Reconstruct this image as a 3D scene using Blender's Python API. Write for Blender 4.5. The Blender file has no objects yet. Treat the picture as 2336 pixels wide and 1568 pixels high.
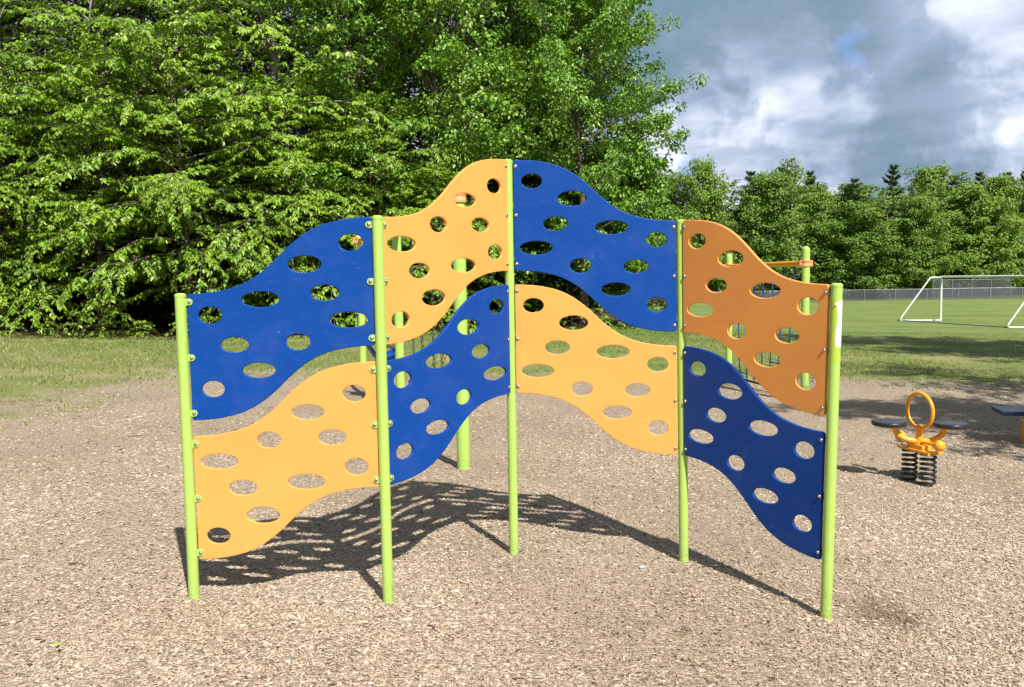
import bpy, bmesh, math, random
import numpy as np
from mathutils import Vector, Matrix

SC = bpy.context.scene
COL = SC.collection
RAD = math.radians

# ------------------------------------------------------------------ camera
cam_d = bpy.data.cameras.new("camera")
cam = bpy.data.objects.new("camera", cam_d)
COL.objects.link(cam)
cam.matrix_world = (Matrix.Translation((0, 0, 1.7401))
                    @ Matrix.Rotation(RAD(90 - 4.4394), 4, 'X')
                    @ Matrix.Rotation(RAD(-0.9271), 4, 'Z'))
cam_d.sensor_width = 36.0
cam_d.lens = 1917.95 / 2336 * 36.0
cam_d.clip_start = 0.05
cam_d.clip_end = 3000
SC.camera = cam

# ------------------------------------------------------------------ light
SUN_EL, SUN_AZ = 49.2, 155.3          # azimuth clockwise from +Y (view direction)
SUN_DIR = Vector((math.sin(RAD(SUN_AZ)) * math.cos(RAD(SUN_EL)),
                  math.cos(RAD(SUN_AZ)) * math.cos(RAD(SUN_EL)),
                  math.sin(RAD(SUN_EL))))
sun_d = bpy.data.lights.new("sun", 'SUN')
sun_d.energy = 5.0
sun_d.angle = RAD(0.53)
sun_d.color = (1.0, 0.955, 0.89)
sun = bpy.data.objects.new("sun", sun_d)
COL.objects.link(sun)
sun.location = SUN_DIR * 60
sun.rotation_euler = SUN_DIR.to_track_quat('Z', 'Y').to_euler()

world = bpy.data.worlds.new("World")
SC.world = world
world.use_nodes = True


def build_world():
    nt = world.node_tree
    N, L = nt.nodes, nt.links
    N.clear()
    out = N.new('ShaderNodeOutputWorld')
    sky = N.new('ShaderNodeTexSky')
    sky.sky_type = 'NISHITA'
    sky.sun_disc = False
    sky.sun_elevation = RAD(SUN_EL)
    sky.sun_rotation = RAD(SUN_AZ)
    bg1 = N.new('ShaderNodeBackground')
    bg1.inputs['Strength'].default_value = 0.05
    L.new(sky.outputs[0], bg1.inputs[0])
    tc = N.new('ShaderNodeTexCoord')
    sep = N.new('ShaderNodeSeparateXYZ')
    L.new(tc.outputs['Generated'], sep.inputs[0])

    def math_(op, a, b=None, c=None, clamp=False):
        n = N.new('ShaderNodeMath')
        n.operation = op
        n.use_clamp = clamp
        for i, v in enumerate((a, b, c)):
            if v is None:
                continue
            if isinstance(v, (int, float)):
                n.inputs[i].default_value = v
            else:
                L.new(v, n.inputs[i])
        return n.outputs[0]
    zc = math_('ADD', math_('MAXIMUM', sep.outputs[2], 0.0), 0.16)
    px = math_('DIVIDE', sep.outputs[0], zc)
    py = math_('DIVIDE', sep.outputs[1], zc)
    comb = N.new('ShaderNodeCombineXYZ')
    L.new(px, comb.inputs[0])
    L.new(py, comb.inputs[1])

    def noise(scale, detail, rough, off, dist=0.0):
        mp = N.new('ShaderNodeMapping')
        mp.inputs['Location'].default_value = off
        L.new(comb.outputs[0], mp.inputs[0])
        n = N.new('ShaderNodeTexNoise')
        n.inputs['Scale'].default_value = scale
        n.inputs['Detail'].default_value = detail
        n.inputs['Roughness'].default_value = rough
        n.inputs['Distortion'].default_value = dist
        L.new(mp.outputs[0], n.inputs['Vector'])
        return n.outputs['Fac']
    def warp(vec, scale, amt):
        n = N.new('ShaderNodeTexNoise')
        n.inputs['Scale'].default_value = scale
        n.inputs['Detail'].default_value = 5
        L.new(vec, n.inputs['Vector'])
        s_ = N.new('ShaderNodeVectorMath')
        s_.operation = 'SUBTRACT'
        L.new(n.outputs['Color'], s_.inputs[0])
        s_.inputs[1].default_value = (0.5, 0.5, 0.5)
        m_ = N.new('ShaderNodeVectorMath')
        m_.operation = 'MULTIPLY_ADD'
        L.new(s_.outputs[0], m_.inputs[0])
        m_.inputs[1].default_value = (amt, amt, amt)
        L.new(vec, m_.inputs[2])
        n_ = N.new('ShaderNodeVectorMath')
        n_.operation = 'NORMALIZE'
        L.new(m_.outputs[0], n_.inputs[0])
        return n_.outputs[0]
    big = noise(0.45, 3.0, 0.5, (3.1, 7.7, 0.0))
    mid = noise(1.15, 10.0, 0.52, (1.3, 4.2, 0.0), 0.15)
    fine = noise(3.6, 9.0, 0.58, (9.0, 2.0, 0.0), 0.1)
    tone = math_('ADD', math_('ADD', math_('MULTIPLY', big, 0.35), math_('MULTIPLY', mid, 0.80)),
                 math_('MULTIPLY', fine, 0.34))
    wdir = warp(tc.outputs['Generated'], 7.0, 0.085)

    # masses of cloud that stand in the sky over the field: (direction, inner and outer cosine)
    def blob(d, r0, r1, soft=True):
        v = N.new('ShaderNodeVectorMath')
        v.operation = 'DOT_PRODUCT'
        L.new(wdir if soft else tc.outputs['Generated'], v.inputs[0])
        v.inputs[1].default_value = Vector(d).normalized()
        m = N.new('ShaderNodeMapRange')
        m.interpolation_type = 'SMOOTHSTEP'
        L.new(v.outputs['Value'], m.inputs['Value'])
        m.inputs['From Min'].default_value = math.cos(r0)
        m.inputs['From Max'].default_value = math.cos(r1)
        return m.outputs[0]
    bank = None
    for d, r0, r1 in (((0.23, 1, 0.275), 0.115, 0.045), ((0.34, 1, 0.30), 0.11, 0.03), ((0.12, 1, 0.29), 0.14, 0.06), ((0.29, 1, 0.36), 0.14, 0.05)):
        k = blob(d, r0, r1)
        bank = k if bank is None else math_('MAXIMUM', bank, k)
    low = math_('MAXIMUM', blob((0.46, 1, 0.125), 0.11, 0.02), blob((0.36, 1, 0.165), 0.06, 0.01))
    rift = math_('MAXIMUM', blob((0.26, 1, 0.155), 0.13, 0.01), blob((0.335, 1, 0.205), 0.055, 0.0))
    tone = math_('SUBTRACT', tone, math_('MULTIPLY', blob((0.60, 1, 0.33), 0.16, 0.02), 0.07))
    tone = math_('SUBTRACT', tone, math_('MULTIPLY', bank, 0.26))
    tone = math_('SUBTRACT', tone, math_('MULTIPLY', low, 0.10))
    tone = math_('ADD', tone, math_('MULTIPLY', rift, 0.16))
    ln = N.new('ShaderNodeTexNoise')
    ln.inputs['Scale'].default_value = 9.0
    ln.inputs['Detail'].default_value = 9.0
    ln.inputs['Roughness'].default_value = 0.55
    L.new(wdir, ln.inputs['Vector'])
    lump = N.new('ShaderNodeMapRange')
    lump.interpolation_type = 'SMOOTHSTEP'
    L.new(ln.outputs['Fac'], lump.inputs['Value'])
    lump.inputs['From Min'].default_value = 0.43
    lump.inputs['From Max'].default_value = 0.57
    tone = math_('ADD', tone, math_('MULTIPLY', math_('SUBTRACT', lump.outputs[0], 0.40), 0.17))
    tone = math_('ADD', math_('MULTIPLY', math_('SUBTRACT', tone, 0.72), 1.2), 0.735)
    ramp = N.new('ShaderNodeValToRGB')
    L.new(tone, ramp.inputs[0])
    cr = ramp.color_ramp
    cr.elements[0].position = 0.44
    cr.elements[0].color = (0.140, 0.225, 0.292, 1)
    cr.elements[1].position = 0.98
    cr.elements[1].color = (0.62, 0.66, 0.74, 1)
    for p_, c_ in ((0.58, (0.175, 0.245, 0.325)), (0.70, (0.245, 0.310, 0.425)), (0.80, (0.345, 0.410, 0.525)), (0.88, (0.46, 0.52, 0.63))):
        e = cr.elements.new(p_)
        e.color = (*c_, 1)
    gap = N.new('ShaderNodeMix')
    gap.data_type = 'RGBA'
    gk = math_('MULTIPLY', blob((0.425, 1, 0.268), 0.040, 0.0), math_('MULTIPLY', lump.outputs[0], 1.0))
    gk2 = math_('MULTIPLY', blob((0.225, 1, 0.118), 0.030, 0.0), 0.9)
    L.new(math_('MAXIMUM', gk, gk2), gap.inputs[0])
    L.new(ramp.outputs[0], gap.inputs[6])
    gap.inputs[7].default_value = (0.13, 0.27, 0.56, 1)      # blue sky seen through gaps in the deck
    bg2 = N.new('ShaderNodeBackground')
    L.new(gap.outputs[2], bg2.inputs[0])
    bg2.inputs['Strength'].default_value = 1.08
    cov = N.new('ShaderNodeMapRange')
    cov.interpolation_type = 'SMOOTHSTEP'
    cover = noise(1.1, 7.0, 0.55, (5.5, 1.9, 0.0), 0.3)
    # the cloud deck lies over the field ahead and breaks up towards the sun
    ahead = math_('MULTIPLY', blob((0.25, 1, 0.15), 1.15, 0.40, False), 0.33)
    c_ = math_('ADD', cover, ahead)
    L.new(c_, cov.inputs['Value'])
    cov.inputs['From Min'].default_value = 0.52
    cov.inputs['From Max'].default_value = 0.66
    mix = N.new('ShaderNodeMixShader')
    L.new(cov.outputs[0], mix.inputs[0])
    L.new(bg1.outputs[0], mix.inputs[1])
    L.new(bg2.outputs[0], mix.inputs[2])
    L.new(mix.outputs[0], out.inputs[0])


build_world()
SC.view_settings.view_transform = 'Standard'
SC.view_settings.look = 'None'
SC.view_settings.gamma = 1.0
SC.view_settings.use_curve_mapping = False
SC.view_settings.exposure = 0.5
SC.cycles.max_bounces = 8
SC.cycles.diffuse_bounces = 3
SC.cycles.transmission_bounces = 4
SC.cycles.transparent_max_bounces = 12

# ------------------------------------------------------------------ helpers


def tag(o, label=None, cat=None, group=None, kind=None):
    if label:
        o['label'] = label
    if cat:
        o['category'] = cat
    if group:
        o['group'] = group
    if kind:
        o['kind'] = kind
    return o


def empty(name, loc=(0, 0, 0), rz=0.0, label=None, cat=None, group=None):
    o = bpy.data.objects.new(name, None)
    o.empty_display_size = 0.2
    COL.objects.link(o)
    o.location = loc
    o.rotation_euler = (0, 0, rz)
    return tag(o, label, cat, group)


def link_mesh(name, me, mat=None, parent=None):
    o = bpy.data.objects.new(name, me)
    COL.objects.link(o)
    if mat is not None and not me.materials:
        me.materials.append(mat)
    if parent is not None:
        o.parent = parent
    return o


def copy_tree(o, parent=None):
    c = o.copy()
    COL.objects.link(c)
    c.parent = parent
    for ch in list(o.children):
        copy_tree(ch, c)
    return c


class MB:
    """collects faces of one mesh object"""

    def __init__(self):
        self.v, self.f = [], []

    def add(self, verts, faces):
        o = len(self.v)
        self.v += [tuple(map(float, p)) for p in verts]
        self.f += [tuple(i + o for i in f) for f in faces]
        return self

    def tube(self, pts, rad, n=12, cap=True, closed=False):
        P = [Vector(p) for p in pts]
        m = len(P)
        if not hasattr(rad, '__len__'):
            rad = [rad] * m
        ring, up = [], None
        for i in range(m):
            if closed:
                t = P[(i + 1) % m] - P[i - 1]
            else:
                t = P[min(i + 1, m - 1)] - P[max(i - 1, 0)]
            t.normalize()
            if up is None:
                up = t.orthogonal().normalized()
            else:
                up = (up - t * up.dot(t)).normalized()
            s = t.cross(up)
            ring.append([P[i] + (up * math.cos(2 * math.pi * k / n) + s * math.sin(2 * math.pi * k / n)) * rad[i]
                         for k in range(n)])
        V = [p for r in ring for p in r]
        F = []
        for i in range(m if closed else m - 1):
            a, b = i * n, ((i + 1) % m) * n
            for k in range(n):
                k2 = (k + 1) % n
                F.append((a + k, a + k2, b + k2, b + k))
        if cap and not closed:
            F.append(tuple(range(n))[::-1])
            F.append(tuple((m - 1) * n + k for k in range(n)))
        return self.add(V, F)

    def lathe(self, prof, n=24, at=(0, 0, 0), M=None):
        """prof: (radius, z) from bottom to top"""
        V = []
        for r, z in prof:
            for k in range(n):
                a = 2 * math.pi * k / n
                p = Vector((r * math.cos(a), r * math.sin(a), z))
                if M is not None:
                    p = M @ p
                V.append(p + Vector(at))
        F = []
        for i in range(len(prof) - 1):
            for k in range(n):
                k2 = (k + 1) % n
                F.append((i * n + k, i * n + k2, (i + 1) * n + k2, (i + 1) * n + k))
        F.append(tuple(range(n))[::-1])
        F.append(tuple((len(prof) - 1) * n + k for k in range(n)))
        return self.add(V, F)

    def box(self, c, size, M=None):
        V = []
        for sx in (-1, 1):
            for sy in (-1, 1):
                for sz in (-1, 1):
                    p = Vector((sx * size[0] / 2, sy * size[1] / 2, sz * size[2] / 2))
                    if M is not None:
                        p = M @ p
                    V.append(p + Vector(c))
        return self.add(V, [(0, 1, 3, 2), (4, 6, 7, 5), (0, 4, 5, 1), (2, 3, 7, 6), (0, 2, 6, 4), (1, 5, 7, 3)])

    def mesh(self, name, smooth=False, bevel=0.0):
        me = bpy.data.meshes.new(name)
        me.from_pydata(self.v, [], self.f)
        if bevel:
            bm = bmesh.new()
            bm.from_mesh(me)
            bmesh.ops.bevel(bm, geom=list(bm.edges), offset=bevel, segments=2, affect='EDGES', profile=0.6)
            bm.to_mesh(me)
            bm.free()
        if smooth:
            me.polygons.foreach_set('use_smooth', [True] * len(me.polygons))
            try:
                me.set_sharp_from_angle(angle=RAD(40))
            except Exception:
                pass
        me.update()
        return me

    def build(self, name, mat, parent=None, smooth=False, bevel=0.0):
        return link_mesh(name, self.mesh(name, smooth, bevel), mat, parent)


def np_mesh(name, verts, faces_flat, loop_starts, attr=None):
    """fast mesh from numpy: verts (n,3), faces_flat loop vertex index, loop_starts"""
    me = bpy.data.meshes.new(name)
    me.vertices.add(len(verts))
    me.vertices.foreach_set('co', np.ascontiguousarray(verts, dtype=np.float32).ravel())
    me.loops.add(len(faces_flat))
    me.loops.foreach_set('vertex_index', np.ascontiguousarray(faces_flat, dtype=np.int32))
    me.polygons.add(len(loop_starts))
    me.polygons.foreach_set('loop_start', np.ascontiguousarray(loop_starts, dtype=np.int32))
    if attr:
        for k, a in attr.items():
            at = me.attributes.new(k, 'FLOAT', 'FACE')
            at.data.foreach_set('value', np.ascontiguousarray(a, dtype=np.float32))
    me.update(calc_edges=True)
    me.validate()
    return me


# ------------------------------------------------------------------ materials
class NT:
    def __init__(self, name):
        self.m = bpy.data.materials.new(name)
        self.m.use_nodes = True
        self.N, self.L = self.m.node_tree.nodes, self.m.node_tree.links
        self.b = self.N['Principled BSDF']
        self.out = self.N['Material Output']

    def n(self, t, **kw):
        x = self.N.new(t)
        for k, v in kw.items():
            if k.startswith('i_'):
                x.inputs[k[2:].replace('_', ' ')].default_value = v
            else:
                setattr(x, k, v)
        return x

    def link(self, a, b):
        self.L.new(a, b)

    def math(self, op, a, b=None, clamp=False):
        x = self.N.new('ShaderNodeMath')
        x.operation = op
        x.use_clamp = clamp
        for i, v in enumerate((a, b)):
            if v is None:
                continue
            if isinstance(v, (int, float)):
                x.inputs[i].default_value = v
            else:
                self.L.new(v, x.inputs[i])
        return x.outputs[0]

    def ramp(self, fac, stops, interp='LINEAR'):
        r = self.N.new('ShaderNodeValToRGB')
        r.color_ramp.interpolation = interp
        e = r.color_ramp.elements
        while len(e) < len(stops):
            e.new(0.5)
        for i, (p, c) in enumerate(stops):
            e[i].position = p
            e[i].color = (*c, 1)
        self.L.new(fac, r.inputs[0])
        return r.outputs[0]

    def mix(self, fac, a, b, blend='MIX'):
        x = self.N.new('ShaderNodeMix')
        x.data_type = 'RGBA'
        x.blend_type = blend
        for s, v in ((0, fac), (6, a), (7, b)):
            if isinstance(v, (int, float)):
                x.inputs[s].default_value = v
            elif isinstance(v, tuple):
                x.inputs[s].default_value = (*v, 1)
            else:
                self.L.new(v, x.inputs[s])
        return x.outputs[2]

    def noise(self, vec, scale, detail=4, rough=0.55, out='Fac'):
        x = self.N.new('ShaderNodeTexNoise')
        x.inputs['Scale'].default_value = scale
        x.inputs['Detail'].default_value = detail
        x.inputs['Roughness'].default_value = rough
        if vec is not None:
            self.L.new(vec, x.inputs['Vector'])
        return x.outputs[out]

    def pos(self):
        return self.n('ShaderNodeNewGeometry').outputs['Position']

    def objc(self):
        return self.n('ShaderNodeTexCoord').outputs['Object']


def simple(name, col, rough=0.5, metal=0.0, spec=0.5, var=0.12, scale=3.0, bump=0.0, bscale=200.0, dirt=None):
    t = NT(name)
    oc = t.objc()
    f = t.noise(oc, scale, 5, 0.6)
    lo = tuple(c * (1 - var) for c in col)
    hi = tuple(min(1, c * (1 + var)) for c in col)
    c = t.ramp(f, [(0.3, lo), (0.7, hi)])
    if dirt:
        f2 = t.noise(oc, dirt[1], 8, 0.7)
        k = t.ramp(f2, [(dirt[2], (0, 0, 0)), (dirt[2] + 0.12, (1, 1, 1))])
        c = t.mix(t.math('MULTIPLY', k, dirt[3]), c, dirt[0])
    t.link(c, t.b.inputs['Base Color'])
    t.b.inputs['Metallic'].default_value = metal
    t.b.inputs['Specular IOR Level'].default_value = spec
    r = t.ramp(t.noise(oc, scale * 4, 6, 0.65), [(0.3, (rough * 0.85,) * 3), (0.7, (min(1, rough * 1.2),) * 3)])
    t.link(r, t.b.inputs['Roughness'])
    if bump:
        bp = t.n('ShaderNodeBump')
        bp.inputs['Strength'].default_value = bump
        bp.inputs['Distance'].default_value = 0.002
        t.link(t.noise(oc, bscale, 3, 0.6), bp.inputs['Height'])
        t.link(bp.outputs[0], t.b.inputs['Normal'])
    return t.m


def post_mat(name, col):
    """enamel with mud splashed on the foot, small chips and rubbed grey marks"""
    t = NT(name)
    oc = t.pos()
    c = t.ramp(t.noise(oc, 2.0, 5, 0.6), [(0.3, tuple(v * 0.95 for v in col)), (0.7, tuple(v * 1.05 for v in col))])
    s_ = t.n('ShaderNodeSeparateXYZ')
    t.link(oc, s_.inputs[0])
    foot = t.n('ShaderNodeMapRange')
    t.link(s_.outputs[2], foot.inputs['Value'])
    foot.inputs['From Min'].default_value = 0.22
    foot.inputs['From Max'].default_value = -0.02
    sp = t.ramp(t.noise(oc, 60, 5, 0.7), [(0.42, (0, 0, 0)), (0.6, (1, 1, 1))])
    c = t.mix(t.math('MULTIPLY', t.math('MULTIPLY', foot.outputs[0], sp), 0.5), c, (0.22, 0.17, 0.10))
    mp = t.n('ShaderNodeMapping')
    mp.inputs['Scale'].default_value = (26, 26, 5)
    t.link(oc, mp.inputs[0])
    k = t.ramp(t.noise(mp.outputs[0], 1.0, 8, 0.72), [(0.62, (0, 0, 0)), (0.70, (1, 1, 1))])
    c = t.mix(t.math('MULTIPLY', k, 0.30), c, (0.24, 0.27, 0.12))
    t.link(c, t.b.inputs['Base Color'])
    t.link(t.ramp(t.noise(oc, 14, 6, 0.65), [(0.3, (0.30,) * 3), (0.7, (0.46,) * 3)]), t.b.inputs['Roughness'])
    return t.m


def panel_mat(name, col):
    """moulded plastic sheet: fine leather grain, scuffs and dust"""
    t = NT(name)
    oc = t.objc()
    f = t.noise(oc, 2.2, 5, 0.6)
    c = t.ramp(f, [(0.3, tuple(v * 0.93 for v in col)), (0.7, tuple(min(1, v * 1.06) for v in col))])
    mp = t.n('ShaderNodeMapping')
    mp.inputs['Scale'].default_value = (3, 3, 14)
    mp.inputs['Rotation'].default_value = (0.0, 0.5, 0.3)
    t.link(oc, mp.inputs[0])
    sc = t.noise(mp.outputs[0], 4.0, 10, 0.72)
    k = t.ramp(sc, [(0.58, (0, 0, 0)), (0.72, (1, 1, 1))])
    c = t.mix(t.math('MULTIPLY', k, 0.05), c, (0.72, 0.69, 0.64))
    sm = t.ramp(t.noise(oc, 3.2, 8, 0.7), [(0.50, (0, 0, 0)), (0.72, (1, 1, 1))])
    c = t.mix(t.math('MULTIPLY', sm, 0.035), c, (0.52, 0.44, 0.35))
    vo = t.n('ShaderNodeTexVoronoi')
    vo.inputs['Scale'].default_value = 16
    t.link(oc, vo.inputs['Vector'])
    spot = t.math('LESS_THAN', vo.outputs['Distance'], 0.045)
    rnd = t.math('GREATER_THAN', t.noise(oc, 7.0, 2, 0.5), 0.58)
    c = t.mix(t.math('MULTIPLY', t.math('MULTIPLY', spot, rnd), 0.45), c, (0.7, 0.7, 0.7))
    t.link(c, t.b.inputs['Base Color'])
    t.b.inputs['Specular IOR Level'].default_value = 0.22
    r = t.ramp(t.noise(oc, 9, 7, 0.65), [(0.3, (0.40,) * 3), (0.7, (0.56,) * 3)])
    t.link(r, t.b.inputs['Roughness'])
    bp = t.n('ShaderNodeBump')
    bp.inputs['Strength'].default_value = 0.25
    bp.inputs['Distance'].default_value = 0.0012
    t.link(t.noise(oc, 420, 2, 0.6), bp.inputs['Height'])
    t.link(bp.outputs[0], t.b.inputs['Normal'])
    return t.m


def leaf_mat(name, stops, trans=0.24, rough=0.38, obw=0.22):
    t = NT(name)
    a = t.n('ShaderNodeAttribute', attribute_name='var')
    oi = t.n('ShaderNodeObjectInfo')
    v = t.math('ADD', t.math('MULTIPLY', a.outputs['Fac'], 1 - obw), t.math('MULTIPLY', oi.outputs['Random'], obw))
    c = t.ramp(v, stops)
    t.link(c, t.b.inputs['Base Color'])
    t.b.inputs['Roughness'].default_value = rough
    t.b.inputs['Specular IOR Level'].default_value = 0.5
    tr = t.n('ShaderNodeBsdfTranslucent')
    tc = t.mix(1.0, c, (1.0, 1.0, 0.35), 'MULTIPLY')
    t.link(tc, tr.inputs['Color'])
    mx = t.n('ShaderNodeMixShader')
    mx.inputs[0].default_value = trans
    t.link(t.b.outputs[0], mx.inputs[1])
    t.link(tr.outputs[0], mx.inputs[2])
    t.link(mx.outputs[0], t.out.inputs['Surface'])
    return t.m


M = {}
M['yellow'] = panel_mat('amber_plastic', (0.86, 0.365, 0.088))
M['blue'] = panel_mat('blue_plastic', (0.0018, 0.056, 0.30))
M['lime'] = post_mat('lime_paint', (0.40, 0.60, 0.125))
M['steel'] = simple('stainless_steel', (0.50, 0.49, 0.47), 0.30, metal=1.0, var=0.1, scale=30)
M['tan'] = simple('tan_beam_paint', (0.78, 0.36, 0.13), 0.5, var=0.08)
M['chain'] = simple('dark_chain_steel', (0.07, 0.065, 0.055), 0.55, metal=0.5, var=0.3, scale=20)
M['black'] = simple('black_rubber', (0.018, 0.018, 0.02), 0.42, var=0.3, scale=8, bump=0.2)
M['seatblack'] = simple('black_seat_plastic', (0.022, 0.023, 0.026), 0.33, var=0.25, scale=8, bump=0.25, bscale=300)
M['amber_paint'] = simple('amber_paint', (0.84, 0.37, 0.022), 0.33, var=0.06, scale=4)
M['rope'] = simple('blue_rope', (0.012, 0.06, 0.25), 0.75, var=0.3, scale=40, bump=0.5)
M['rope_dark'] = simple('black_rope', (0.03, 0.035, 0.045), 0.75, var=0.3, scale=40, bump=0.5)
M['navy'] = simple('navy_plastic', (0.008, 0.028, 0.085), 0.4, var=0.1)
M['white'] = simple('white_goal_paint', (0.78, 0.79, 0.78), 0.45, var=0.06, dirt=((0.4, 0.38, 0.3), 6.0, 0.62, 0.4))
M['galv'] = simple('galvanised_steel', (0.36, 0.38, 0.40), 0.5, metal=0.6, var=0.15, scale=6)
M['bark'] = simple('grey_brown_bark', (0.13, 0.105, 0.08), 0.9, spec=0.15, var=0.45, scale=9, bump=1.0, bscale=60)
M['pale_bark'] = simple('pale_grey_bark', (0.27, 0.25, 0.22), 0.9, spec=0.15, var=0.4, scale=7, bump=1.0, bscale=60)
M['twig'] = simple('dry_twig', (0.12, 0.085, 0.055), 0.9, spec=0.1, var=0.4, scale=30)
M['pebble'] = simple('pale_stone', (0.55, 0.55, 0.55), 0.7, var=0.2, scale=40)
M['leafA'] = leaf_mat('fresh_beech_leaf', [(0.0, (0.075, 0.165, 0.008)), (0.42, (0.20, 0.355, 0.020)),
                                           (0.8, (0.33, 0.50, 0.042)), (1.0, (0.42, 0.57, 0.10))])
M['leafB'] = leaf_mat('maple_leaf', [(0.0, (0.065, 0.155, 0.012)), (0.48, (0.165, 0.335, 0.036)),
                                     (0.88, (0.29, 0.47, 0.075)), (0.97, (0.34, 0.49, 0.10)), (1.0, (0.28, 0.19, 0.06))])
M['leafShade'] = leaf_mat('shade_darkened_leaf', [(0.0, (0.010, 0.028, 0.004)), (0.6, (0.025, 0.060, 0.007)),  # leaf colour darkened to stand for the shade inside the wood
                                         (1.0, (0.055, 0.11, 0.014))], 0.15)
M['leafF'] = leaf_mat('far_leaf', [(0.0, (0.055, 0.125, 0.026)), (0.35, (0.135, 0.26, 0.040)), (0.65, (0.24, 0.37, 0.052)),
                                   (1.0, (0.38, 0.48, 0.085))], 0.33, 0.6, 0.42)
M['needle'] = leaf_mat('pine_needle', [(0.0, (0.040, 0.085, 0.030)), (0.6, (0.080, 0.150, 0.048)),
                                       (1.0, (0.13, 0.21, 0.065))], 0.22, 0.6)
M['grass'] = leaf_mat('grass_blade', [(0.0, (0.12, 0.20, 0.036)), (0.5, (0.22, 0.32, 0.066)),
                                      (0.78, (0.33, 0.37, 0.12)), (1.0, (0.50, 0.43, 0.23))], 0.4, 0.6)


def chip_mat():
    t = NT('wood_chip')
    a = t.n('ShaderNodeAttribute', attribute_name='var')
    c = t.ramp(a.outputs['Fac'], [(0.0, (0.075, 0.050, 0.033)), (0.13, (0.21, 0.157, 0.107)), (0.38, (0.42, 0.330, 0.232)),
                                  (0.70, (0.58, 0.470, 0.345)), (0.93, (0.71, 0.60, 0.465)), (1.0, (0.80, 0.74, 0.66))])
    mp = t.n('ShaderNodeMapping')
    t.link(t.pos(), mp.inputs[0])
    f = t.noise(mp.outputs[0], 160, 4, 0.6)
    c = t.mix(0.5, c, t.ramp(f, [(0.3, (0.62, 0.60, 0.58)), (0.7, (1, 1, 1))]), 'MULTIPLY')
    t.link(c, t.b.inputs['Base Color'])
    t.b.inputs['Roughness'].default_value = 0.72
    t.b.inputs['Specular IOR Level'].default_value = 0.25
    return t.m


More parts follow.
